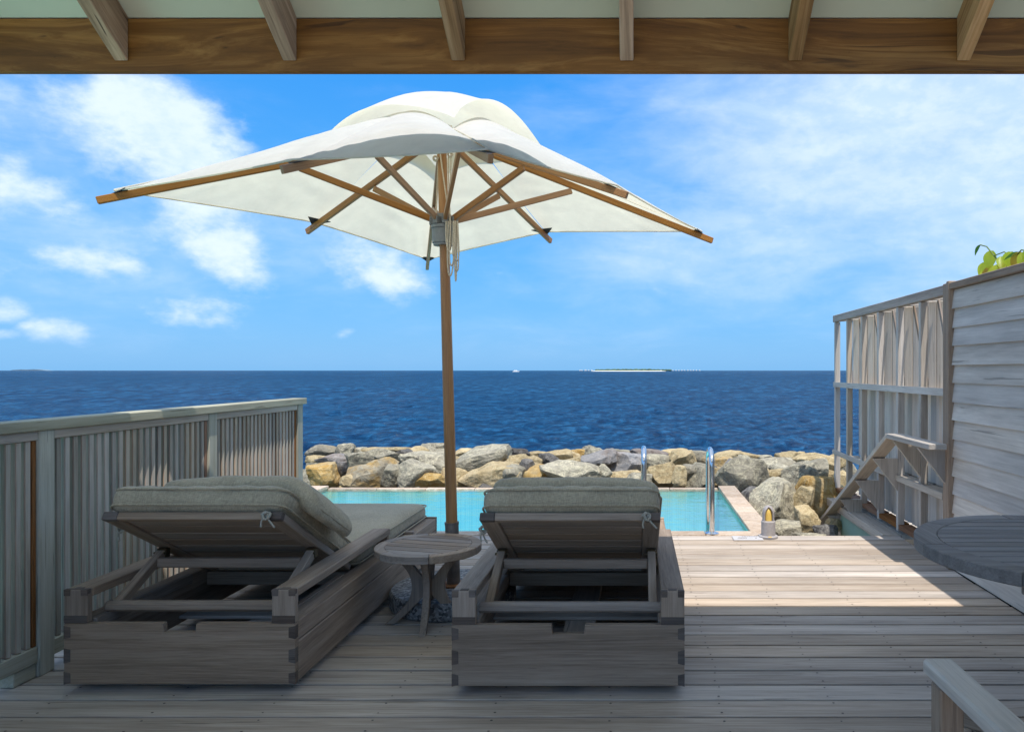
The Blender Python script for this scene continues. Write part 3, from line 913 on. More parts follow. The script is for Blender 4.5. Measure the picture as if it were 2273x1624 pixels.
# ================================================================== RIGHT LATTICE SCREEN
scr = thing('screen', 'open grey timber screen with ribbed panels beyond the plank wall', 'screen', (WX, 6.3, 0))
SO = Vector(scr.location)
def sp_(o):
    o.location = Vector(o.location) - SO
    return o
SY = [5.43, 5.90, 6.37, 6.84, 7.30, 7.74]
for y in SY:
    sp_(box('post', (WX - .002, y - .022, 0.03), (WX + .05, y + .022, 1.80), W['pale'], scr, 0.003))
sp_(box('top_rail', (WX - .012, 4.99, 1.803), (WX + .045, 7.78, 1.872), W['grey'], scr, 0.003))
sp_(box('middle_rail', (WX - .010, 4.99, 1.128), (WX - .0035, 7.77, 1.18), W['pale'], scr, 0.001))
sp_(box('lower_rail', (WX - .020, 4.99, 0.43), (WX - .0035, 7.77, 0.478), W['pale'], scr, 0.003))
ys = [4.99] + SY
for i in range(len(ys) - 1):
    ya, yb = ys[i] + .024, ys[i + 1] - .024
    last = (i == len(ys) - 2)
    # ledges between the posts
    for z in (0.045, 0.43, 1.128):
        if last and z != 0.045 and z < 1: continue
        sp_(box('ledge', (WX + .001, ya, z), (WX + .105, yb, z + .038), W['pale'] if z > .1 else W['rust'], scr, 0.002))
    # light slats closing the top of the box
    sp_(box('top_slat', (WX + .36, ya - .02, 1.84), (WX + .41, yb + .02, 1.858), W['pale'], scr, 0.002))
    sp_(box('top_tie', (WX + .046, yb - .015, 1.81), (WX + .359, yb + .030, 1.85), W['pale'], scr, 0.002))
    if last: continue
    # ribbed panels of upright boards set like a saw blade, with a slanting shadow strip above
    nrib = 8
    w = (yb - ya) / nrib
    for j in range(nrib):
        yc = ya + (j + .5) * w
        for z_a, z_b in ((.085, .428), (.470, 1.127)):
            link('panel_board', box_mesh(.014, w * 1.12, z_b - z_a, W['siding']['z'], .002), scr, Vector((WX + .125, yc, (z_a + z_b) / 2)) - SO, (0, 0, R(24) + R(rnd.uniform(-1.5, 1.5))))
    # the upper panel is turned: its far edge meets the front post, its near edge stands back
    ta = R(41)
    w2 = (yb - ya) / math.cos(ta) / nrib
    for j in range(nrib):
        u = (j + .5) * w2
        link('panel_board', box_mesh(.014, w2 - .003, .632, W['pale']['z'], .004), scr, Vector((WX + .052 + u * math.sin(ta), yb - u * math.cos(ta), 1.484)) - SO, (0, 0, ta))
    sp_(box('sun_block_board', (WX + .172, ya - .02, .06), (WX + .184, yb + .02, 1.14), W['siding'], scr, .002))  # unseen board added to keep the sun off the lower panels
    bar('shadow_strip', Vector((WX + .085, yb - .10, 1.80)) - SO, Vector((WX + .085, ya + .035, 1.172)) - SO, .012, .030, W['grey'], scr, .002, up=(0, 1, .3))  # slim strip added in place of a diagonal cast shadow
sp_(box('back_post', (WX + .13, 7.70, 0.03), (WX + .17, 7.76, 1.83), W['pale'], scr, 0.003))
sp_(box('back_post', (WX + .30, 4.99, 0.03), (WX + .33, 5.03, 1.84), W['pale'], scr, 0.003))
sp_(box('back_post', (WX + .30, 7.30, 0.03), (WX + .33, 7.34, 1.84), W['pale'], scr, 0.003))
# ledge and side board coloured by water bounce below
plat = thing('landing', 'narrow grey timber landing with side board tinted green by water light under the screen', 'landing', (2.0, 6.8, 0))
LO = Vector(plat.location)
for k in range(3):
    o = box('board', (1.975 + k * .135, EDGE + .03, -0.035), (1.975 + k * .135 + .13, 7.80, 0.0), W['pale'], plat); o.location = Vector(o.location) - LO
o = box('edge_board', (1.955, EDGE + .03, -0.07), (1.974, 7.80, 0.004), W['pale'], plat); o.location = Vector(o.location) - LO
o = box('side_board', (1.99, EDGE + .03, -0.75), (2.01, 7.2, -0.071), M['bounce_green_panel'], plat); o.location = Vector(o.location) - LO
o = box('pile', (1.90, 6.55, -1.3), (1.988, 6.65, -0.38), W['rust'], plat); o.location = Vector(o.location) - LO
o = box('end_board', (1.93, 7.801, -0.30), (2.38, 7.83, 0.02), W['pale'], plat); o.location = Vector(o.location) - LO

# handrail with brackets, going down to the water
hr = thing('handrail', 'weathered wooden handrail bending down to the water in front of ribbed screen', 'handrail', (1.93, 5.54, 0.83))
HO = Vector(hr.location)
hx = 1.93
bar('rail', Vector((hx, 4.74, .812)) - HO, Vector((hx, 5.55, .812)) - HO, .115, .036, W['pale'], hr)
bar('rail', Vector((hx, 5.552, .812)) - HO, Vector((hx, 7.70, -.30)) - HO, .115, .036, W['pale'], hr)
def rz_at(y): return .79 if y < 5.55 else .79 - (y - 5.55) * (1.112 / 2.15)
for y in (4.96, 5.43, 5.90, 6.37, 6.84, 7.30):
    zt = rz_at(y)
    V2 = [(hx - .048, zt - .004), (WX - .004, zt - .004), (WX - .004, zt - .26), (WX - .026, zt - .23)]
    n = len(V2); t_ = .036
    Vv = [(x - HO.x, y - t_ / 2 - HO.y, z - HO.z) for x, z in V2] + [(x - HO.x, y + t_ / 2 - HO.y, z - HO.z) for x, z in V2]
    Ff = [tuple(range(n)), tuple(range(2 * n - 1, n - 1, -1))] + [(i, i + n, (i + 1) % n + n, (i + 1) % n) for i in range(n)]
    link('bracket', mesh_from('bracket', Vv, Ff, W['pale']['z']), hr)
# steps leading down beside the rocks
st = thing('steps', 'short flight of grey timber steps below the handrail', 'steps', (1.65, EDGE, 0))
for k in range(4):
    box('tread', (-.02, .06 + k * .30, -.20 - k * .18), (.29, .33 + k * .30, -.165 - k * .18), W['pale'], st)
# ================================================================== ROCK SEAWALL
sea_wall = thing('rock_seawall', 'row of piled grey and ochre boulders between the pool and the sea', 'rock wall', (-0.5, 9.5, -0.3))
RWO = Vector(sea_wall.location)
bmi = bmesh.new(); bmesh.ops.create_icosphere(bmi, subdivisions=4, radius=1.0)
ICO_V = np.array([v.co[:] for v in bmi.verts]); ICO_F = [tuple(v.index for v in f.verts) for f in bmi.faces]; bmi.free()
bmi = bmesh.new(); bmesh.ops.create_icosphere(bmi, subdivisions=3, radius=1.0)
ICO3_V = np.array([v.co[:] for v in bmi.verts]); ICO3_F = [tuple(v.index for v in f.verts) for f in bmi.faces]; bmi.free()
def rock_mesh(sx, sy, sz, seed, mat, fine=True, cuts=24):
    rs = np.random.RandomState(seed)
    P = (ICO_V if fine else ICO3_V).copy()
    F = ICO_F if fine else ICO3_F
    # flat broken faces: clip the ball with random planes
    for k in range(cuts):
        nrm = rs.normal(size=3); nrm /= np.linalg.norm(nrm)
        dd = rs.uniform(0.52, 0.86)
        ex = P @ nrm - dd
        P -= np.outer(np.clip(ex, 0, None), nrm) * 0.96
    P -= np.outer(np.clip(P[:, 2] - 0.62, 0, None), [0, 0, 1]) * 0.85
    P *= np.array([sx, sy, sz]) * 0.64
    out = P.copy()
    s = max(sx, sz)
    o1 = Vector((seed * 1.7, seed * .3, 0))
    for i, p in enumerate(P):
        v = Vector(p)
        nn = v.normalized()
        h = mnoise.fractal(v * (2.6 / s) + o1, 0.8, 2.2, 3) * 0.042 * s + mnoise.noise(v * (11.0 / s) + o1) * 0.016 * s + mnoise.noise(v * (27.0 / s) + o1) * 0.006 * s
        out[i] = p + np.array(nn[:]) * h
    me = bpy.data.meshes.new('rock')
    me.from_pydata(out.tolist(), [], F)
    me.materials.append(mat)
    if not fine: smooth(me, R(20))
    return me
RC = {'g': 'rock_grey', 't': 'rock_tan', 'o': 'rock_ochre', 'd': 'rock_dark', 'p': 'rock_pink', 'm': 'rock_mix'}
rk = [0]
def rock(px, py, w, h, Y, c, tilt=0.0):
    """px, py, w, h: centre and size in the photograph's grid, Y metres out"""
    rk[0] += 1
    X = (px - 1410) * Y / 1650; Z = P0 - (py - 822) * Y / 1650
    sx = w * Y / 1650 * 1.16; sz = h * Y / 1650 * 1.26
    sy = 0.5 * (sx + sz) * 1.05
    if c == 'g' and rk[0] % 4 == 1 and w < 85: c = 't'
    me = rock_mesh(sx, sy, sz, rk[0] * 13 + 5, M[RC[c]], True)
    o = link('rock', me, sea_wall, Vector((X, Y + sy * 0.12, Z)) - RWO, (R(rnd.uniform(-6, 6)), R(tilt), R(rnd.uniform(-15, 15))))
    return o
def z7(l, Y):
    for x, y, w, h, c, *t in l: rock(681.8 + .2083 * x, 975.4 + .2083 * y, w * .2083, h * .2083, Y + rnd.uniform(-.15, .15), c, t[0] if t else rnd.uniform(-8, 8))
def z8(l, Y):
    for x, y, w, h, c, *t in l: rock(1136.4 + .2167 * x, 975.4 + .2167 * y, w * .2167, h * .2167, Y + rnd.uniform(-.15, .15), c, t[0] if t else rnd.uniform(-8, 8))
def z6(l):
    for x, y, w, h, c, Y, *t in l: rock(1553 + .1667 * x, 984.9 + .1667 * y, w * .1667, h * .1667, Y, c, t[0] if t else rnd.uniform(-6, 6))
z7([(150, 118, 280, 135, 'm'), (395, 125, 220, 150, 'g'), (560, 130, 140, 100, 'g'), (860, 130, 600, 90, 't', 0), (1190, 140, 230, 120, 'g'), (1310, 125, 250, 170, 'g'), (1350, 85, 180, 75, 'g'), (1450, 165, 240, 120, 'g'), (1690, 160, 280, 110, 'g'), (1880, 140, 140, 50, 'g'), (2080, 135, 340, 80, 'g'), (2250, 140, 200, 70, 'd')], 11.4)
z7([(70, 225, 190, 100, 'g'), (290, 230, 400, 160, 'p', -4), (640, 225, 460, 220, 'g', -14), (860, 195, 360, 150, 'g'), (1000, 215, 260, 190, 'd', -20), (1330, 255, 520, 210, 'g', 12), (1830, 235, 760, 210, 'g', -14), (2200, 255, 250, 150, 't', -10), (1480, 240, 240, 160, 'g')], 10.0)
z7([(160, 385, 320, 250, 'o'), (350, 315, 110, 150, 'd'), (640, 395, 520, 290, 'm', -14), (470, 455, 200, 160, 'g'), (890, 400, 150, 260, 'g'), (1110, 385, 400, 270, 'g', 15), (1290, 455, 420, 190, 'o', 0), (1560, 420, 350, 200, 't', 5), (1990, 405, 600, 300, 't', 0), (2200, 390, 230, 230, 'g', 25), (330, 500, 160, 60, 't'), (800, 470, 180, 160, 'g'), (2330, 300, 150, 180, 'd')], 8.95)
z8([(80, 140, 200, 90, 'd'), (270, 155, 220, 70, 't'), (480, 175, 220, 140, 'g'), (620, 180, 190, 120, 't'), (700, 170, 170, 130, 'o'), (850, 140, 220, 120, 'g', 15), (1090, 155, 400, 100, 'g', 5), (1400, 145, 280, 90, 'p'), (1650, 155, 300, 100, 't'), (1900, 160, 240, 100, 'g'), (2190, 175, 260, 100, 'g')], 11.3)
z8([(70, 255, 180, 200, 't'), (225, 245, 170, 130, 't'), (365, 225, 210, 170, 'd', 15), (640, 235, 280, 100, 'g'), (900, 205, 340, 160, 'p', -10), (1160, 265, 440, 240, 'p', 10), (1520, 235, 280, 150, 'g'), (1750, 205, 290, 190, 'g'), (1900, 215, 280, 170, 'm'), (2170, 245, 190, 150, 't')], 9.9)
z8([(30, 405, 170, 220, 'g'), (270, 375, 390, 240, 'o', -4), (480, 395, 180, 200, 'd', 20), (690, 360, 590, 250, 'g', 12), (935, 335, 130, 170, 'g'), (1110, 415, 430, 160, 't', -6), (570, 460, 230, 60, 't'), (1290, 430, 250, 160, 'g'), (1420, 360, 110, 130, 't'), (1570, 385, 270, 260, 't', -8), (1725, 395, 150, 240, 't'), (1800, 325, 150, 140, 'm'), (1930, 395, 310, 240, 'g', 10), (2175, 415, 280, 200, 'g', 20), (2240, 280, 120, 170, 'p'), (2060, 350, 150, 160, 'd')], 8.95)
z6([(430, 185, 520, 160, 't', 10.6), (310, 275, 290, 180, 'm', 9.8), (610, 225, 220, 140, 'g', 10.2), (850, 185, 230, 70, 'g', 11.2), (1000, 270, 760, 140, 'g', 10.4), (1180, 195, 320, 170, 't', 10.6), (1330, 170, 180, 120, 't', 10.9), (1560, 235, 580, 200, 't', 10.0), (1850, 230, 240, 180, 't', 10.2),
    (640, 450, 640, 500, 'g', 8.7, 8), (330, 455, 290, 210, 'g', 9.0), (1030, 475, 240, 240, 't', 8.9), (1070, 335, 220, 120, 'g', 9.4), (1400, 425, 600, 330, 'g', 8.5, -12), (1720, 440, 300, 180, 't', 8.6), (1890, 490, 210, 250, 't', 8.3),
    (1010, 850, 720, 720, 'g', 7.65, -6), (1400, 740, 220, 330, 'g', 7.55, 10), (1610, 760, 440, 600, 'o', 7.75, 5), (1450, 1050, 260, 440, 't', 7.2), (1780, 1090, 220, 190, 't', 7.2), (1720, 1190, 320, 200, 'd', 6.95), (790, 700, 280, 170, 'd', 8.0), (1420, 610, 230, 130, 'd', 8.1), (1500, 1250, 420, 80, 'g', 6.6), (700, 700, 260, 200, 'd', 7.9), (1150, 1180, 400, 300, 'g', 6.9), (1900, 800, 260, 500, 't', 8.0), (2080, 1050, 350, 400, 'd', 7.8)])
# more boulders of the same bank hidden by fence and screen or to either side, and dark ones wedged beneath
rs_ = random.Random(3)
for k in range(46):
    left = k % 2 == 0
    X = rs_.uniform(-11.5, -3.9) if left else rs_.uniform(2.4, 9.5)
    Y = rs_.uniform(8.7, 11.6) if left else rs_.uniform(7.6, 11.4)
    s = rs_.uniform(.55, 1.1)
    rk[0] += 1
    me = rock_mesh(s * rs_.uniform(.9, 1.4), s, s * rs_.uniform(.6, .9), rk[0] * 13 + 5, M[RC[rs_.choice('ggtompgt')]], False)
    link('rock', me, sea_wall, Vector((X, Y, -0.28 + rs_.uniform(-.12, .1))) - RWO, (0, R(rs_.uniform(-15, 15)), R(rs_.uniform(0, 360))))
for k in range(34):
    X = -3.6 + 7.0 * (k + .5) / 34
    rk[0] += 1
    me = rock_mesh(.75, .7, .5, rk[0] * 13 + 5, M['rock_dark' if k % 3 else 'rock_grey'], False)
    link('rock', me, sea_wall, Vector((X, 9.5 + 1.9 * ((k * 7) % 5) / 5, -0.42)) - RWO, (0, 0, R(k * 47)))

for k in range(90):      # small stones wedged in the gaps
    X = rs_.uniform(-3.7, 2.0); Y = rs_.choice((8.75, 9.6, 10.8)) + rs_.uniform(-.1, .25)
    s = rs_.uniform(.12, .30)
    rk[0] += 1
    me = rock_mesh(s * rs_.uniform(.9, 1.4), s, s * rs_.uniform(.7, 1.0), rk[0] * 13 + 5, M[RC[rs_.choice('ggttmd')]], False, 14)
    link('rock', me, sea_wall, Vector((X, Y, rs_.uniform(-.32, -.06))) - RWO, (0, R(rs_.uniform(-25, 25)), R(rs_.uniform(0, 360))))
# ================================================================== FAR ISLAND, VILLAS AND BOAT
ISY = 3000.0
def ix(px): return (px - 1410) / 1650 * ISY
isl = thing('island', 'low green island with white beach on the horizon', 'island', (ix(1395), ISY, SEA_Z))
lathe('beach', [(140, -1), (135, 0.5), (118, 1.9), (0.1, 2.0)], M['sand'], isl, (0, 0, 0), 32)
isl.children[0].scale = (1.12, .45, 1.25)
TV, TF = [], []
bmt = bmesh.new(); bmesh.ops.create_icosphere(bmt, subdivisions=1, radius=1); tv = [v.co.copy() for v in bmt.verts]; tf = [tuple(v.index for v in f.verts) for f in bmt.faces]; bmt.free()
ri = random.Random(9)
for k in range(260):
    x = ri.uniform(ix(1322), ix(1490)) - isl.location.x
    y = ri.uniform(0, 40)
    r = ri.uniform(2.4, 4.6); z = ri.uniform(4, 7.0 if abs(x) < 90 else 5.0)
    b = len(TV)
    for v in tv: TV.append((x + v.x * r * 1.3 * ri.uniform(.8, 1.2), y + v.y * r, z + v.z * r * ri.uniform(.8, 1.2)))
    TF += [tuple(i + b for i in f) for f in tf]
tag(link('trees', mesh_from('trees', TV, TF, M['jungle']), isl), kind='stuff')
vr = thing('villa', 'small white overwater villa in the line off the island', 'villa', (0, 0, SEA_Z), 0, 'white villas on stilts beside the island')
box('wall', (-2.4, -4, 2.0), (2.4, 4, 4.2), M['villa_wall'], vr, 0.05)
rv_ = [(-3, -4.6, 4.2), (3, -4.6, 4.2), (3, 4.6, 4.2), (-3, 4.6, 4.2), (0, 0, 6.2)]
link('roof', mesh_from('roof', rv_, [(0, 1, 4), (1, 2, 4), (2, 3, 4), (3, 0, 4), (3, 2, 1, 0)], M['thatch']), vr)
tubes('stilt', [([(x, y, -1), (x, y, 2)], .3, False) for x in (-2.6, 2.6) for y in (-3, 3)], M['thatch'], vr, 5)
for k in range(15):
    o = vr if k == 0 else copy_tree(vr)
    px = 1468 + 6.6 * k if k < 14 else 1300
    o.location = (ix(px), ISY + 20 + ri.uniform(-15, 15), SEA_Z)
for k, px in enumerate((1288, 1293, 1300, 1307, 1314)):
    o = copy_tree(vr); o.location = (ix(px), ISY - 20 + ri.uniform(-15, 15), SEA_Z); o.scale = (1.1, 1.1, 1.0 + .15 * (k == 2))
    o['label'] = 'white waterfront villa left of the island trees'
    o['group'] = 'white villas left of the island trees'
bt = thing('boat', 'tiny white motor boat on the horizon left of the island', 'boat', ((1145 - 1410) / 1650 * 1800, 1800, SEA_Z))
bp_ = [(-8, 0), (-7, 2.0), (6.5, 2.3), (9.5, 2.9), (7.5, 0)]
prism('hull', bp_, 3.2, M['villa_wall'], bt, Matrix.Translation((0, -1.6, -.2)), 0)
prism('cabin', [(-5, 2.0), (-4, 4.4), (2, 4.4), (4.5, 2.1)], 2.4, M['villa_wall'], bt, Matrix.Translation((0, -1.2, -.2)), 0)
fi = thing('island', 'faint blue island far off at the left end of the horizon', 'island', ((62 - 1410) / 1650 * 12000, 12000, SEA_Z))
prism('land', [(-300, 0), (-250, 12), (-120, 20), (-20, 17), (90, 24), (210, 14), (300, 0)], 150, M['haze_isle'], fi, None, 0)
# ================================================================== SUN LOUNGERS
LW, LL = 0.93, 2.14
G, E_ = W['grey'], W['end']
def make_lounger(name_label, loc):
    L = thing('sun_lounger', name_label, 'sun lounger', loc, 0, 'timber sun loungers on the deck')
    z0, z1 = .040, .283
    h = LW / 2
    # front board with a hand notch
    nx_ = .067
    prism('front_panel', [(-h, z0), (h, z0), (h, z1), (nx_, z1), (nx_ - .004, z1 - .036), (-nx_ + .004, z1 - .036), (-nx_, z1), (-h, z1)], .028, G['x'], L)
    for s in (-1, 1):
        for za, zb in ((.225, .270), (.127, .180), (.042, .085)):
            xo, xi = s * (h + .0008), s * (h - .026)
            prism('dovetail', [(xo, za - .004), (xi, za + .002), (xi, zb - .002), (xo, zb + .004)] if s < 0 else [(xi, za + .002), (xo, za - .004), (xo, zb + .004), (xi, zb - .002)], .026, E_['x'], L, Matrix.Translation((0, -.0012, 0)), 0.0005)
        # arm: end block, plank, rear block
        xa, xb = sorted((s * h, s * (h - .094)))
        box('arm_block', (xa, 0, z1 + .001), (xb, .030, .4185), G, L, grain='z')
        for q in (xa + .013, xb - .013):
            w_ = .0135
            prism('dovetail', [(q - w_ * .95, .394), (q + w_ * .95, .394), (q + w_ * 1.0, .4195), (q - w_ * 1.0, .4195)], .02, E_['x'], L, Matrix.Translation((0, -.0012, 0)), 0.0005)
        prism('dovetail', [(xa + .0005, z1 + .003), (xb - .0005, z1 + .003), (xb - .0005, z1 + .032), (xa + .0005, z1 + .032)], .02, E_['x'], L, Matrix.Translation((0, -.0012, 0)), 0.0005)
        box('arm', (xa, .0315, .384), (xb, 1.16, .420), G, L, 0.004)
        box('arm_joint', (xa + .030, .004, .4185), (xb - .030, .0305, .4206), E_, L, 0.0005)
        box('arm_block', (xa + .004, 1.125, z1 + .003), (xb - .004, 1.155, .3832), G, L, grain='z')
        # side boards: lower board, upper frame rail, inner ledge
        xo, xi = sorted((s * h, s * (h - .030)))
        box('side_board', (xo, .0292, z0), (xi, LL - .03, .2035), G, L, 0.004)
        xo2, xi2 = sorted((s * (h - .001), s * (h - .085)))
        box('side_rail', (xo2, .0292, .2075), (xi2, LL - .03, z1 + .002), G, L, 0.004)
        xo3, xi3 = sorted((s * (h - .031), s * (h - .060)))
        box('inner_ledge', (xo3, .030, .165), (xi3, LL - .03, .2045), G, L)
        box('stop_block', (xo2 + .01, 1.62, z1 + .003), (xi2 - .01, 1.66, z1 + .018), G, L, grain='x')
        for yy in (.16, LL - .16):
            wo = tube('caster', [(s * (h - .075) - .014, yy, .0275), (s * (h - .075) + .014, yy, .0275)], .0265, M['wheel'], L, 14)
    box('end_panel', (-h, LL - .0285, z0), (h, LL, z1 + .010), G, L)
    box('floor_plank', (-.075, .03, .050), (.075, LL - .03, .066), W['pale'], L)
    box('floor_plank', (-h + .032, .70, .067), (h - .032, .80, .083), W['pale'], L)
    box('cross_rail', (-h + .087, .845, .195), (h - .087, .885, .262), G, L)
    n = 13
    for k in range(n):
        y = .93 + k * (LL - .99) / n
        box('slat', (-h + .0865, y, .2625), (h - .0865, y + .072, .2805), G, L, 0.003)
    # folding backrest: frame with crosswise slats, raised
    hy, hz = .825, .292
    ty, tz = .085, .700
    bl = math.hypot(hy - ty, tz - hz)
    pit_ = math.atan2(tz - hz, hy - ty)
    mt = Matrix.Translation((0, hy, hz)) @ Matrix.Rotation(-pit_, 4, 'X')       # local -y runs up the back
    bh = .372
    bk = link('backrest', box_mesh(.60, .022, .030, G['x'], .003), L); bk.matrix_local = mt
    for s in (-1, 1):
        xa, xb = sorted((s * bh, s * (bh - .072)))
        box('stile', (xa, -bl + .0265, -.016), (xb, 0, .016), G, bk, .003)
    # top rail has dovetailed dark corners
    tr_ = box('back_rail', (-bh + .062, -bl - .0, -.0165), (bh - .062, -bl + .0262, .0165), G, bk)
    for s in (-1, 1):
        xa, xb = sorted((s * bh, s * (bh - .0618)))
        box('back_corner', (xa, -bl - .0008, -.0172), (xb, -bl + .0262, .0172), E_, bk)
    ns = 8
    pitch = (bl - .06) / ns
    for k in range(ns):
        y = -bl + .032 + k * pitch
        box('back_slat', (-bh + .073, y, -.007), (bh - .073, y + pitch - .010, .011), G, bk, 0.002)
    # prop frame holding it up
    def on_back(u, dz): return mt @ Vector((0, -u, dz))
    pt = on_back(.43, -.022)
    top = Vector((0, pt.y, pt.z - .015)); bot = Vector((0, .135, .318))
    for s in (-1, 1):
        a = Vector((s * (bh - .030), top.y, top.z)); b = Vector((s * (bh - .030), bot.y, bot.z))
        bar('prop_leg', a, b, .036, .040, G, L, up=(0, 1, .4))
        br_ = box('hinge', (s * (bh - .030) - .022, top.y - .022, top.z - .028), (s * (bh - .030) + .022, top.y + .020, top.z + .020), M['bracket'], L, 0.006)
        tube('hinge_pin', [(s * (bh - .030) - .028, top.y - .024, top.z), (s * (bh - .030) + .028, top.y - .024, top.z)], .006, M['bracket'], L, 8)
    mid = top.lerp(bot, .22)
    bar('prop_rail', (-bh + .050, mid.y, mid.z), (bh - .050, mid.y, mid.z), .026, .042, G, L)
    bar('prop_rail', (-bh - .018, bot.y - .004, bot.z - .004), (bh + .018, bot.y - .004, bot.z - .004), .040, .044, G, L, ch=.012)
    for s in (-1, 1):
        box('notch_rail', (s * (bh + .003) - .013, .04, .247), (s * (bh + .003) + .013, .70, .293), G, L)
    return L, mt, bl, bh
RL_LOC = Vector((-.268, 2.972, 0)); LL_LOC = Vector((-1.833, 2.990, 0))
lr, bmt_, bl_, bh_ = make_lounger('right hand grey timber sun lounger facing the pool head on', RL_LOC)
ll, _, _, _ = make_lounger('left hand grey timber sun lounger beside the slatted fence', LL_LOC)

def knot(name, p, parent, seed, s=1.0):
    r_ = random.Random(seed)
    lst = []
    ring = [(p[0] + .016 * s * math.cos(a) * (1 + .3 * r_.random()), p[1] + .010 * s * math.sin(2 * a), p[2] + .014 * s * math.sin(a)) for a in [2 * PI * i / 12 for i in range(12)]]
    lst.append((ring, .0065 * s, True))
    ring2 = [(p[0] + .009 * math.sin(a), p[1] - .006 + .012 * math.cos(a), p[2] + .017 * s * math.cos(a + .6)) for a in [2 * PI * i / 10 for i in range(10)]]
    lst.append((ring2, .006 * s, True))
    for q in range(2):
        a = r_.uniform(-1.2, 1.2)
        e = [(p[0], p[1], p[2])]
        for k in range(4):
            e.append((e[-1][0] + .012 * math.sin(a + k * .35), e[-1][1] - .003 + r_.uniform(-.004, .004), e[-1][2] - .013 * math.cos(a * .6)))
        lst.append((e, .0045 * s, False))
    return tubes(name, lst, M['tie'], parent, 7)

def make_mattress(label, loc, seed, cat_group):
    T = thing('mattress', label, 'cushion', loc, 0, cat_group)
    h = LW / 2
    # seat half
    sw, sl = .80, LL - .84
    me = soft_box(sw, sl, .105, .045, M['cushion'], 22, .016, seed, .005)
    so_ = link('seat_section', me, T, (0, .845 + sl / 2, .2815 + .055))
    lp = rect_loop(sw + .004, sl + .004, .055, .036); lp2 = rect_loop(sw + .004, sl + .004, .055, -.036)
    tubes('piping', [(lp, .0045, True), (lp2, .0045, True)], M['cushion'], so_, 6)
    # back half lies on the raised back
    bl2 = bl_ + .01
    th = .122
    me = soft_box(bh_ * 2 - .004, bl2, th, .054, M['cushion'], 26, .020, seed + 5, .009, .014)
    bo_ = link('back_section', me, T)
    bo_.matrix_local = bmt_ @ Matrix.Translation((0, -bl_ / 2 - .004, .018 + th / 2))
    lp = rect_loop(bh_ * 2 - .004, bl2 - .003, .056, .034); lp2 = rect_loop(bh_ * 2 - .004, bl2 - .003, .056, -.034)
    tubes('piping', [(lp, .005, True), (lp2, .005, True)], M['cushion'], bo_, 6)
    for s in (-1, 1):
        p = bmt_ @ Vector((s * (bh_ + .004), -bl_ + .10, -.004))
        if s < 0:
            p = bmt_ @ Vector((s * (bh_ + .010), -bl_ + .15, -.010))
        else:
            p = bmt_ @ Vector((s * (bh_ - .058), -bl_ - .016, -.004))
        kn = knot('tie', tuple(p), T, seed + (1 if s > 0 else 2), .85)
    return T
m1 = make_mattress('olive grey mattress lying on the right hand sun lounger', RL_LOC, 3, 'olive grey lounger mattresses')
m2 = make_mattress('olive grey mattress lying on the left hand sun lounger', LL_LOC, 11, 'olive grey lounger mattresses')

def make_pillow(label, loc, seed, dx, rz, droop):
    T = thing('head_pillow', label, 'pillow', loc, 0, 'head pillows on the raised backs')
    me = soft_box(.74, .42, .105, .050, M['cushion'], 22, .024, seed, .012, .014)
    for v in me.vertices:      # the end hangs over the side
        if droop and v.co.x > .20:
            v.co.z -= droop * (v.co.x - .20) ** 1.4 * 3.2
    o = link('pillow_case', me, T)
    o.matrix_local = bmt_ @ Matrix.Translation((dx, -bl_ + .345, .018 + .122 + .036)) @ Matrix.Rotation(rz, 4, 'Z')
    pts = rect_loop(.745, .405, .07, 0)
    pts = [(x, y, z - (droop * max(0, x - .20) ** 1.4 * 3.2 if droop else 0)) for x, y, z in pts]
    tubes('piping', [(pts, .0045, True)], M['cushion'], o, 6)
    return T
make_pillow('plump head pillow lying straight on the right hand lounger', RL_LOC, 21, .012, 0, .10)
make_pillow('head pillow slumped over the side of the left hand lounger', LL_LOC, 34, .098, R(-4), .36)
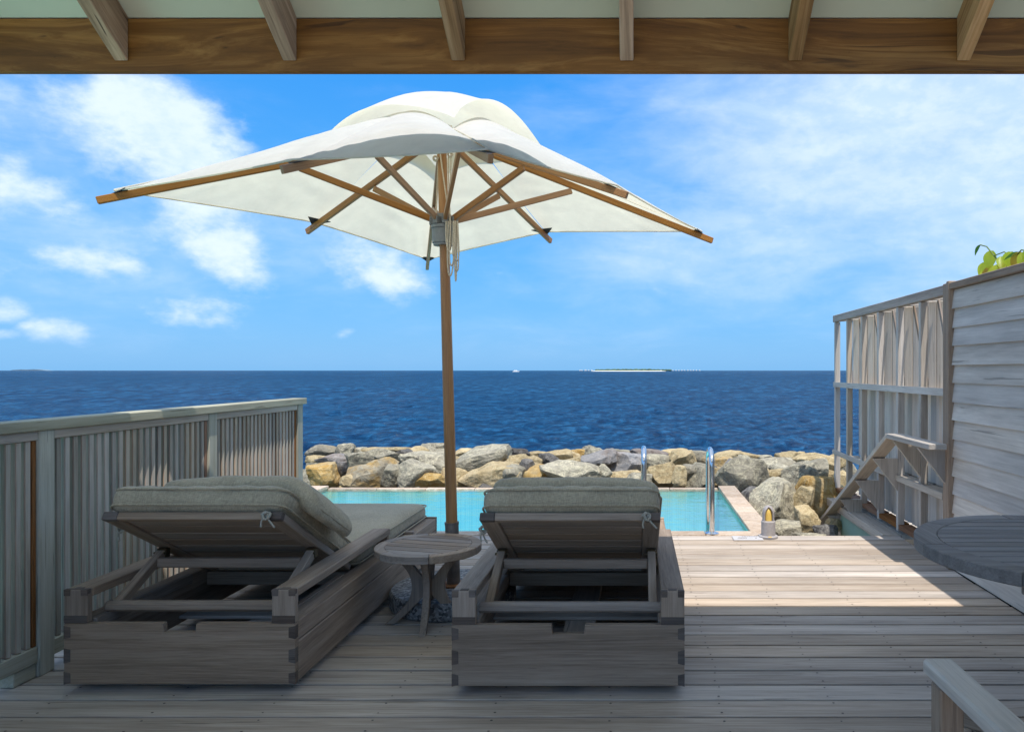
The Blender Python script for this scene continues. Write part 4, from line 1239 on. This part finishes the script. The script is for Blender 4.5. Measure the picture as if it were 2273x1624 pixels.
# ================================================================== SIDE TABLE
def slat_table(name, label, loc, r, ztop, th, rimw, nsl, rz, fam, segs, gap):
    T = thing(name, label, 'table', loc, 0)
    ri_ = r - rimw
    # rim of curved segments
    for k in range(segs):
        a0 = 2 * PI * k / segs + rz; a1 = 2 * PI * (k + 1) / segs + rz - .003 / r
        n = 10
        V_, F_ = [], []
        for i in range(n + 1):
            a = a0 + (a1 - a0) * i / n
            for rr, z in ((ri_, -th), (r, -th), (r, 0), (ri_, 0)):
                V_.append((rr * math.cos(a), rr * math.sin(a), z))
        for i in range(n):
            for q in range(4):
                F_.append((i * 4 + q, i * 4 + (q + 1) % 4, i * 4 + 4 + (q + 1) % 4, i * 4 + 4 + q))
        F_ += [(0, 1, 2, 3), (n * 4 + 3, n * 4 + 2, n * 4 + 1, n * 4)]
        me = mesh_from('rim', V_, F_, fam['xy'[k % 2]])
        bmx = bmesh.new(); bmx.from_mesh(me)
        eds = [e_ for e_ in bmx.edges if len(e_.link_faces) == 2 and e_.calc_face_angle(0) > R(50)]
        bmesh.ops.bevel(bmx, geom=eds, offset=.003, segments=1, affect='EDGES')
        bmx.to_mesh(me); bmx.free()
        smooth(me, R(35))
        link('rim', me, T, (0, 0, ztop))
    # parallel slats inside the rim
    w = 2 * ri_ / nsl
    for k in range(nsl):
        y0 = -ri_ + k * w + gap / 2; y1 = -ri_ + (k + 1) * w - gap / 2
        rr = ri_ - .0015
        pts = []
        def half(y): return math.sqrt(max(0.0, rr * rr - y * y))
        ysn = [y0 + (y1 - y0) * i / 6 for i in range(7)]
        poly = [(half(y), y) for y in ysn] + [(-half(y), y) for y in ysn[::-1]]
        poly = [p for i, p in enumerate(poly) if i == 0 or (Vector(p) - Vector(poly[i - 1])).length > .002]
        n = len(poly)
        c, s = math.cos(rz), math.sin(rz)
        V_ = [(x, y, -th * .8) for x, y in poly] + [(x, y, -.0012) for x, y in poly]
        F_ = [tuple(range(n))[::-1], tuple(range(n, 2 * n))] + [(i, (i + 1) % n, (i + 1) % n + n, i + n) for i in range(n)]
        link('slat', mesh_from('slat', V_, F_, fam['x']), T, (0, 0, ztop), (0, 0, rz))
    return T
TL = (-1.068, 3.845, 0)
stb = slat_table('side_table', 'small round slatted wooden side table between the two sun loungers', TL, .268, .402, .038, .050, 6, R(-14), W['grey'], 6, .009)
# hourglass legs: four sawn boards crossing at a waist
def leg_board(parent, ang, mat):
    n = 16
    inner, outer = [], []
    for i in range(n + 1):
        t_ = i / n; z = .362 * t_
        if t_ < .5: c = .040 + .155 * (1 - t_ / .5) ** 1.5
        else: c = .040 + .125 * ((t_ - .5) / .5) ** 1.6
        hw = .024 + .018 * math.exp(-((t_ - .5) / .16) ** 2)
        inner.append((max(.0, c - hw), z)); outer.append((c + hw, z))
    poly = outer + inner[::-1]
    mt = Matrix.Rotation(ang, 4, 'Z') @ Matrix.Translation((0, -.017, 0))
    return prism('leg', poly, .034, mat, parent, mt, 0.002)
for k in range(4):
    leg_board(stb, R(-83 + 90 * k), W['grey']['z'])

# ================================================================== PARASOL
PC = Vector((-1.017, 4.17, 0))
par = thing('parasol', 'large square white canvas parasol on varnished wooden pole', 'parasol', PC)
lean = Vector((-.024, -.010, 1.0)).normalized()
def ax(z): return Vector((lean.x / lean.z * z, lean.y / lean.z * z, z))
lathe('base', [(.05, .0005), (.335, .0005), (.345, .012), (.345, .085), (.335, .098), (.05, .100)], M['terrazzo'], par, (0, 0, 0), 56)
lathe('base_collar', [(.03, .1005), (.075, .1005), (.072, .107), (.045, .111)], W['rust']['z'], par, (0, 0, 0), 32)
tube('sleeve', [ax(.101), ax(.445)], .0375, M['sleeve'], par, 24)
tube('sleeve_lip', [ax(.438), ax(.452)], .0395, M['sleeve'], par, 24)
tube('pole', [ax(.452), ax(1.2), ax(1.9), ax(2.62)], .03, W['varnish']['z'], par, 24, taper=[.0315, .030, .0275, .0255])
# corner directions and tips (level square frame turned twenty degrees)
DEG = [20.3, 65.3, 110.3, 155.3, 200.3, 245.3, 290.3, 335.3]      # E, F, G, H, A, B, C, D
RAD = [1.545, 1.015, 1.46, 1.045, 1.58, 1.045, 1.30, 1.03]          # hem
ZED = [2.165, 2.235, 2.115, 2.205, 2.160, 2.195, 2.160, 2.215]     # height of hem at rib tips
APX = ax(2.655)
CT = Vector((-.012, 0, 0))
tips = [Vector((CT.x + RAD[i] * math.cos(R(DEG[i])), -.04 + RAD[i] * math.sin(R(DEG[i])), ZED[i])) for i in range(8)]
def rib_pt(i, f, dz=0.0): return APX.lerp(tips[i], f) + Vector((0, 0, dz))
for i in range(8):
    ext = 1.045 if i % 2 == 0 else 1.055
    rb = bar('rib', rib_pt(i, .035, -.040), rib_pt(i, ext, -.026), .022, .036, W['varnish'], par, .003)
# collar below the apex and sliding hub
tube('crown', [ax(2.585), ax(2.66)], .052, M['hub'], par, 20)
hubz = 2.085
tube('hub', [ax(hubz - .075), ax(hubz + .005)], .066, M['hub'], par, 28)
tube('hub_rim', [ax(hubz + .006), ax(hubz + .022)], .071, M['hub'], par, 28)
tube('hub_rim', [ax(hubz - .088), ax(hubz - .076)], .060, M['hub'], par, 28)
tube('hub_neck', [ax(hubz + .022), ax(hubz + .085)], .042, M['hub'], par, 20)
for i in range(8):
    dr = Vector((math.cos(R(DEG[i])), math.sin(R(DEG[i])), 0))
    a = ax(hubz + .052) + dr * .058
    f = .47 if i % 2 == 0 else .50
    b = rib_pt(i, f, -.066)
    box_ = bar('lug', ax(hubz + .045) + dr * .040, ax(hubz + .045) + dr * .078, .030, .044, M['hub'], par, .003)
    bar('strut', a, b, .020, .034, W['varnish'], par, .003)
# canopy: eight sails between the ribs, bellied by the wind
def canopy():
    NS, NV = 36, 44
    V_, F_ = [], []
    amp = [.045, .045, .04, .045, .055, .070, .060, .050]          # sail between rib i and i+1
    lip = [0.0] * 8
    inr = [.40, .30, .40, .30, .42, .31, .41, .30]
    for i in range(8):
        j = (i + 1) % 8
        o_i = rib_pt(i, inr[i] / RAD[i], .020); o_j = rib_pt(j, inr[j] / RAD[j], .020)
        t_i, t_j = tips[i] + Vector((0, 0, .006)), tips[j] + Vector((0, 0, .006))
        nrm = (t_j - t_i).cross(o_i - t_i); nrm.normalize()
        if nrm.z < 0: nrm = -nrm
        outw = Vector((nrm.x, nrm.y, 0)).normalized()
        b = len(V_)
        for v in range(NV + 1):
            fv = v / NV                                  # 0 inner opening, 1 hem
            for s in range(NS + 1):
                fs = s / NS
                p = o_i.lerp(o_j, fs).lerp(t_i.lerp(t_j, fs), fv)
                belly = math.sin(PI * fs) ** .85
                wide = math.sin(PI * (fs * .5 if i % 2 == 0 else .5 + fs * .5)) ** .9
                prof = math.sin(PI * min(1, .12 + .88 * fv)) ** .8
                p += nrm * (amp[i] * prof * (belly * (.35 + .65 * fv) + .6 * wide * (1 - fv)))
                p += Vector((0, 0, .085 * wide * (1 - fv) ** 1.8))
                p -= outw * (.018 * belly * fv ** 3)          # hem drawn in a little between the tips
                p += nrm * (.007 * mnoise.noise(Vector((p.x * 3.2, p.y * 3.2, i))))
                # tension folds running out to the rib tips, slack folds near the hem
                ed = min(fs, 1 - fs)
                p += nrm * (.007 * math.sin(ed * 46 + 7 * fv + i) * math.exp(-((fv - .86) / .16) ** 2) * math.exp(-ed * 5) * min(1, ed * 14))
                p += nrm * (.0045 * math.sin(fv * 38 + 9 * fs + 2.1 * i) * belly * math.exp(-((fv - .55) / .25) ** 2) * (.5 + .5 * math.sin(fs * 9 + i * 2)))
                V_.append(tuple(p))
        for v in range(NV):
            for s in range(NS):
                a = b + v * (NS + 1) + s
                F_.append((a, a + 1, a + NS + 2, a + NS + 1))
    me = bpy.data.meshes.new('canopy')
    me.from_pydata(V_, [], F_)
    bmx = bmesh.new(); bmx.from_mesh(me)
    bmesh.ops.remove_doubles(bmx, verts=bmx.verts, dist=.0006)
    bmesh.ops.recalc_face_normals(bmx, faces=bmx.faces)
    bmx.to_mesh(me); bmx.free()
    me.materials.append(M['canvas'])
    smooth(me, R(60))
    return me
cano = link('canopy', canopy(), par)
# hem rope along the edge and stitched seams along the ribs
cvv = cano.data
kd_edge = [([tips[i] + Vector((0, 0, .006)) - Vector((math.cos(R(DEG[i] + 22)), math.sin(R(DEG[i] + 22)), 0)) * 0 + (tips[(i + 1) % 8] - tips[i]) * (k / 12) - Vector((math.cos(R(DEG[i] + 22.5)), math.sin(R(DEG[i] + 22.5)), 0)) * (.018 * math.sin(PI * k / 12) ** .85) for k in range(13)], .0045, False) for i in range(8)]
tubes('hem', kd_edge, M['canvas'], par, 6)
tubes('seam', [([rib_pt(i, .27, .024), rib_pt(i, .6, .022), tips[i] + Vector((0, 0, .010))], .004, False) for i in (0, 2, 4, 6)], M['canvas'], par, 6)
# vent cap: small square dome above the opening, its edges ballooning between the corners
def vent():
    NS, NV = 24, 16
    top = ax(2.81)
    cor = []
    for i in (0, 2, 4, 6):
        rr = {0: .625, 2: .52, 4: .60, 6: .46}[i]
        cor.append(rib_pt(i, rr / RAD[i], {0: .045, 2: .07, 4: .080, 6: .080}[i]))
    CF = [.30, .7, .75, 1.0]
    arch = [.06, .05, .085, .175]     # E-G, G-A, A-C, C-E
    outb = [.05, .05, .07, .04]
    V_, F_ = [], []
    for i in range(4):
        a_, b_ = cor[i], cor[(i + 1) % 4]
        mid = (a_ + b_) / 2
        outw = Vector((mid.x - top.x, mid.y - top.y, 0)).normalized()
        b = len(V_)
        for v in range(NV + 1):
            fv = v / NV
            for s in range(NS + 1):
                fs = s / NS
                e = a_.lerp(b_, fs)
                bell = math.sin(PI * (fs ** .70 if i == 3 else fs)) ** (1.25 if i == 3 else 1.0)
                p = top.lerp(e, fv) + (Vector((0, 0, arch[i] * bell ** .8)) + outw * outb[i] * bell) * fv ** 2.6
                p.z += .085 * math.sin(PI * fv) * ((CF[i] * (1 - fs) + CF[(i + 1) % 4] * fs) * .94 + .06 * bell)
                p += outw * (.03 * math.sin(PI * fv) * bell)
                V_.append(tuple(p))
        for v in range(NV):
            for s in range(NS):
                a = b + v * (NS + 1) + s
                F_.append((a, a + 1, a + NS + 2, a + NS + 1))
    me = bpy.data.meshes.new('vent_cap')
    me.from_pydata(V_, [], F_)
    bmx = bmesh.new(); bmx.from_mesh(me)
    bmesh.ops.remove_doubles(bmx, verts=bmx.verts, dist=.0006)
    bmesh.ops.recalc_face_normals(bmx, faces=bmx.faces)
    bmx.to_mesh(me); bmx.free()
    me.materials.append(M['canvas'])
    smooth(me, R(60))
    return me
link('vent_cap', vent(), par)
# dark webbing pockets at the rib tips
for i in range(8):
    dr = (tips[i] - APX).normalized()
    side = dr.cross(Vector((0, 0, 1))).normalized()
    t_ = tips[i] + Vector((0, 0, -.002))
    w = .085 if i % 2 else .055
    up = side.cross(dr)
    pv = [t_ + dr * .012, t_ - dr * .060 + side * w, t_ - dr * .060 - side * w]
    pv = [p - Vector((0, 0, .003)) for p in pv] + [p - Vector((0, 0, .007)) for p in pv]
    link('corner_pocket', mesh_from('corner_pocket', pv, [(0, 1, 2), (5, 4, 3), (0, 3, 4, 1), (1, 4, 5, 2), (2, 5, 3, 0)], M['pocket']), par)
# halyard ropes
c0 = ax(hubz)
lst = []
def rp_(pts): lst.append(([c0 + Vector(p) for p in pts], .0042, False))
rp_([(.055, -.058, .56), (.052, -.062, .30), (.045, -.066, .06)])
rp_([(-.030, -.048, .56), (.020, -.060, .22), (.048, -.066, .04)])
rp_([(.034, -.052, .56), (.040, -.060, .25), (.052, -.070, .02)])
rp_([(-.034, .020, .56), (-.038, .010, .30), (-.036, -.030, .06)])
for k in range(7):
    x0 = .046 + .008 * k; dz = .16 + .042 * ((k * 5) % 7) / 1.5; sw = .018 + .006 * (k % 3)
    ph = .4 * k
    pts = []
    for q in range(15):
        t_ = q / 14
        ang_ = PI * t_
        pts.append((x0 + .014 * math.sin(ph) - .002 * k + sw * (1 - 2 * t_) * (.4 + .6 * math.sin(ang_)) + .006 * math.sin(5 * t_ + k), -.082 - .004 * (k % 4) , .03 - dz * math.sin(ang_) ** .8))
    rp_(pts)
tubes('rope', lst, M['rope'], par, 7)
kn2 = [([c0 + Vector((.050 + .012 * math.cos(a), -.062 + .008 * math.sin(2 * a), .40 + .012 * math.sin(a))) for a in [2 * PI * i / 10 for i in range(10)]], .006, True),
       ([c0 + Vector((-.036 + .012 * math.cos(a), -.040 + .008 * math.sin(2 * a), .385 + .012 * math.sin(a))) for a in [2 * PI * i / 10 for i in range(10)]], .006, True)]
tubes('rope_knot', kn2, M['rope'], par, 7)

# ================================================================== POOL GRAB RAILS
def grab_rail(x, label, top):
    T = thing('grab_rail', label, 'grab rail', (x, 5.93, 0), 0, 'polished steel grab rails at the pool edge')
    r_ = .0215; w_ = .30; rr = .12
    pts = [(0, 0, .004)]
    pts += [(0, 0, .15), (0, 0, top - rr)]
    for i in range(1, 13):
        a = PI * i / 12
        pts.append((0, w_ / 2 - w_ / 2 * math.cos(a), top - rr + rr * math.sin(a)))
    pts += [(0, w_, .1), (0, w_, -.45)]
    tube('tube', pts, r_, M['chrome'], T, 20)
    lathe('flange', [(.022, .0035), (.056, .0035), (.056, .007), (.03, .016), (.0222, .020)], M['chrome'], T, (0, 0, 0), 32)
    return T
grab_rail(.612, 'polished steel grab rail standing clear at the right end of pool', .655)
grab_rail(.070, 'polished steel grab rail rising behind the right hand lounger', .665)

# ================================================================== PATH LIGHT
pl_ = thing('path_light', 'small stone coloured bollard lamp with arched amber window at the deck edge', 'lamp', (1.036, 5.785, 0))
lathe('foot', [(.02, .0032), (.074, .0032), (.075, .016), (.066, .022), (.056, .023)], M['lamp_body'], pl_, (0, 0, 0), 40)
lathe('body', [(.02, .0235), (.0545, .0235), (.0545, .128), (.050, .134), (.02, .134)], M['lamp_body'], pl_, (0, 0, 0), 40)
# hood: an arched shell open to the front
V_, F_ = [], []
na, nz = 26, 12
open_ = R(52)
for sh, rad in ((0, .046), (1, .036)):
    for iz in range(nz + 1):
        t_ = iz / nz
        z = .1345 + .120 * t_
        rr = rad * math.sqrt(max(.0, 1 - max(0, (t_ - .42) / .58) ** 2)) if t_ > .42 else rad
        zz = z if sh == 0 else min(z, .1345 + .120 * t_ * .95)
        op = open_ * (math.sqrt(max(0, 1 - (t_ / .90) ** 2.6)) if t_ < .90 else 0)
        for ia in range(na + 1):
            a = R(-90) + op + (2 * PI - 2 * op) * ia / na
            V_.append((rr * math.cos(a), rr * math.sin(a), zz))
row = na + 1
off = (nz + 1) * row
for sh in (0, 1):
    for iz in range(nz):
        for ia in range(na):
            a = sh * off + iz * row + ia
            F_.append((a, a + 1, a + row + 1, a + row) if sh == 0 else (a, a + row, a + row + 1, a + 1))
for iz in range(nz):
    for ia in (0, na):
        a = iz * row + ia
        F_.append((a, a + row, a + row + off, a + off))
me = bpy.data.meshes.new('hood'); me.from_pydata(V_, [], F_); me.materials.append(M['lamp_body']); smooth(me, R(45))
link('hood', me, pl_)
lathe('lamp_glass', [(.005, .1345), (.028, .1345), (.028, .185), (.024, .212), (.014, .230), (.002, .236)], M['amber'], pl_, (0, 0, 0), 28, R(60))
box('label', (-.012, -.0745, .0165), (.014, -.058, .0225), M['amber'], pl_, 0.001)

# ================================================================== DEPTH PLATE
dp = thing('depth_plate', 'thin engraved plate lying on the deck by the bollard lamp', 'sign', (.865, 5.735, 0.0035))
box('plate', (-.112, -.062, 0), (.118, .075, .006), M['plate'], dp, .002)
for k, x in enumerate((-.058, -.036, -.014)):
    tube('mark', [(x + .010 * math.cos(a), -.002 + .017 * math.sin(a), .0064) for a in [2 * PI * i / 12 for i in range(12)]], .0016, M['print'], dp, 5, True)
box('mark', (-.076, -.008, .0061), (-.070, .000, .0066), M['print'], dp, 0)
box('mark', (.000, -.004, .0061), (.045, -.002, .0066), M['print'], dp, 0)
box('mark', (.060, -.010, .0061), (.074, .008, .0066), M['print'], dp, 0)
for k in range(7):
    box('mark', (-.035 + k * .018, .048, .0061), (-.022 + k * .018, .056 + .003 * (k % 2), .0066), M['print'], dp, 0)

# ================================================================== DINING TABLE AND ARMCHAIR
dt = slat_table('dining_table', 'big round slatted wooden table at right edge of the deck', (1.468, 2.488, 0), .502, .72, .043, .078, 13, 0.0, W['table'], 8, .008)
box('column', (-.05, -.05, .05), (.05, .05, .676), W['grey'], dt)
for k in range(4):
    a = R(45 + 90 * k)
    bar('foot', (0.05 * math.cos(a), .05 * math.sin(a), .035), (.36 * math.cos(a), .36 * math.sin(a), .030), .07, .055, W['grey'], dt)
    bar('bearer', (0.05 * math.cos(a), .05 * math.sin(a), .655), (.44 * math.cos(a), .44 * math.sin(a), .660), .05, .04, W['grey'], dt)
ch_ = thing('armchair', 'weathered wooden armchair with only its left arm in view, facing the round table', 'chair', (.98, 1.40, 0))
for s in (-1, 1):
    xx = s * .295
    bar('arm', (xx, .285, .632), (xx * 1.02, -.33, .650), .068, .034, W['pale'], ch_, .006)
    box('front_leg', (xx - .026, .205, .002), (xx + .026, .258, .611), W['grey'], ch_, .004, grain='z')
    bar('rear_leg', (xx, -.28, .002), (xx, -.36, .95), .045, .05, W['grey'], ch_, .004, up=(0, 1, 0))
    bar('side_rail', (xx, .20, .395), (xx, -.28, .375), .028, .06, W['grey'], ch_, .003)
box('front_rail', (-.267, .215, .365), (.267, .243, .425), W['grey'], ch_)
for k in range(6):
    y = .20 - .082 * k
    box('seat_slat', (-.275, y - .035, .427 - .004 * k), (.275, y + .035, .445 - .004 * k), W['grey'], ch_)
bar('back_rail', (-.27, -.352, .86), (.27, -.352, .86), .028, .08, W['grey'], ch_)
bar('back_rail', (-.27, -.302, .50), (.27, -.302, .50), .026, .05, W['grey'], ch_)
for k in range(7):
    x = -.21 + .07 * k
    bar('back_slat', (x, -.303, .526), (x, -.350, .819), .045, .016, W['grey'], ch_, .003, up=(0, 1, 0))

# ================================================================== PLANT ON THE WALL
plt = thing('creeper', 'yellow green broad leaved creeper sprouting over the top of the plank wall', 'plant', (2.16, 4.20, 1.874))
def leaf(p, dirv, up, L_, wd, mat, curl=.25):
    d_ = Vector(dirv).normalized(); s_ = d_.cross(Vector(up)).normalized(); u_ = s_.cross(d_)
    V_, F_ = [], []
    n = 8
    for i in range(n + 1):
        t_ = i / n
        w = wd * (math.sin(PI * min(1, t_ * .93 + .04)) ** .75) * (1.12 - .45 * t_)
        c = Vector(p) + d_ * (L_ * t_) - u_ * (curl * L_ * t_ * t_)
        for q, sg in ((-1, .18), (-.5, .03), (0, 0), (.5, .03), (1, .18)):
            V_.append(c + s_ * (q * w / 2) + u_ * (sg * w))
    for i in range(n):
        for q in range(4):
            a = i * 5 + q
            F_.append((a, a + 1, a + 6, a + 5))
    me = bpy.data.meshes.new('leaf'); me.from_pydata([tuple(v) for v in V_], [], F_); me.materials.append(mat); smooth(me)
    return link('leaf', me, plt)
tubes('stem', [([(0.02, .10, -.15), (-.02, .12, .03), (-.05, .17, .10), (-.06, .24, .165), (-.07, .30, .185)], .004, False), ([(0, -.06, -.05), (-.01, .02, .06), (-.03, .09, .11), (-.05, .17, .10)], .0035, False), ([(0.01, -.35, -.1), (-.01, -.22, .06), (-.03, -.1, .09), (-.02, .0, .06)], .004, False)], M['stem'], plt, 6)
LV = [((-.07, .30, .185), (-.4, .5, -.75), (0, -.6, .8), .075, .040, 'leaf_dark'), ((-.05, .20, .135), (-.2, .0, -1), (-.6, -.8, .1), .115, .095, 'leaf'), ((-.05, .26, .075), (-.3, .25, -.8), (-.5, -.8, .2), .105, .085, 'leaf'),
      ((-.04, .10, .085), (-.2, -.5, -.6), (-.4, -.6, .7), .110, .080, 'leaf'), ((-.03, .02, .100), (-.2, -.2, -.9), (-.5, -.8, .2), .095, .095, 'leaf'), ((-.03, .20, .040), (-.5, .3, -.3), (-.3, -.5, .8), .110, .075, 'leaf_orange'),
      ((-.02, .12, .035), (-.8, .2, -.35), (.0, -.5, .8), .120, .080, 'leaf'), ((-.02, .25, .015), (-.4, .3, -.5), (-.4, -.6, .6), .09, .075, 'leaf_dark'), ((-.01, -.06, .085), (-.3, .1, -.6), (-.4, -.7, .5), .11, .085, 'leaf_orange'),
      ((-.01, -.12, .075), (-.4, -.2, -.6), (-.4, -.6, .6), .11, .085, 'leaf'), ((-.02, -.2, .085), (-.3, .2, -.6), (-.4, -.6, .6), .10, .085, 'leaf'), ((.0, -.28, .075), (-.3, .1, -.5), (-.4, -.6, .6), .11, .085, 'leaf'),
      ((.02, -.02, .04), (.3, .3, -.2), (0, 0, 1), .11, .08, 'leaf'), ((.03, .14, .05), (.5, .1, -.1), (0, 0, 1), .11, .08, 'leaf'), ((.03, -.2, .05), (.5, -.2, -.1), (0, 0, 1), .11, .08, 'leaf_dark')]
for p, d_, u_, l_, w_, m_ in LV: leaf(p, d_, u_, l_ * .95, w_ * .85, M[m_])
rl = random.Random(5)
for k in range(16):
    leaf((rl.uniform(-.05, .05), rl.uniform(-.34, .20), rl.uniform(.01, .10)), (rl.uniform(-.6, .3), rl.uniform(-.5, .5), rl.uniform(-.7, .1)), (rl.uniform(-.4, 0), rl.uniform(-.7, -.2), .7), rl.uniform(.05, .085), rl.uniform(.035, .055), M[rl.choice(['leaf', 'leaf', 'leaf_dark', 'leaf_orange'])], rl.uniform(.15, .6))
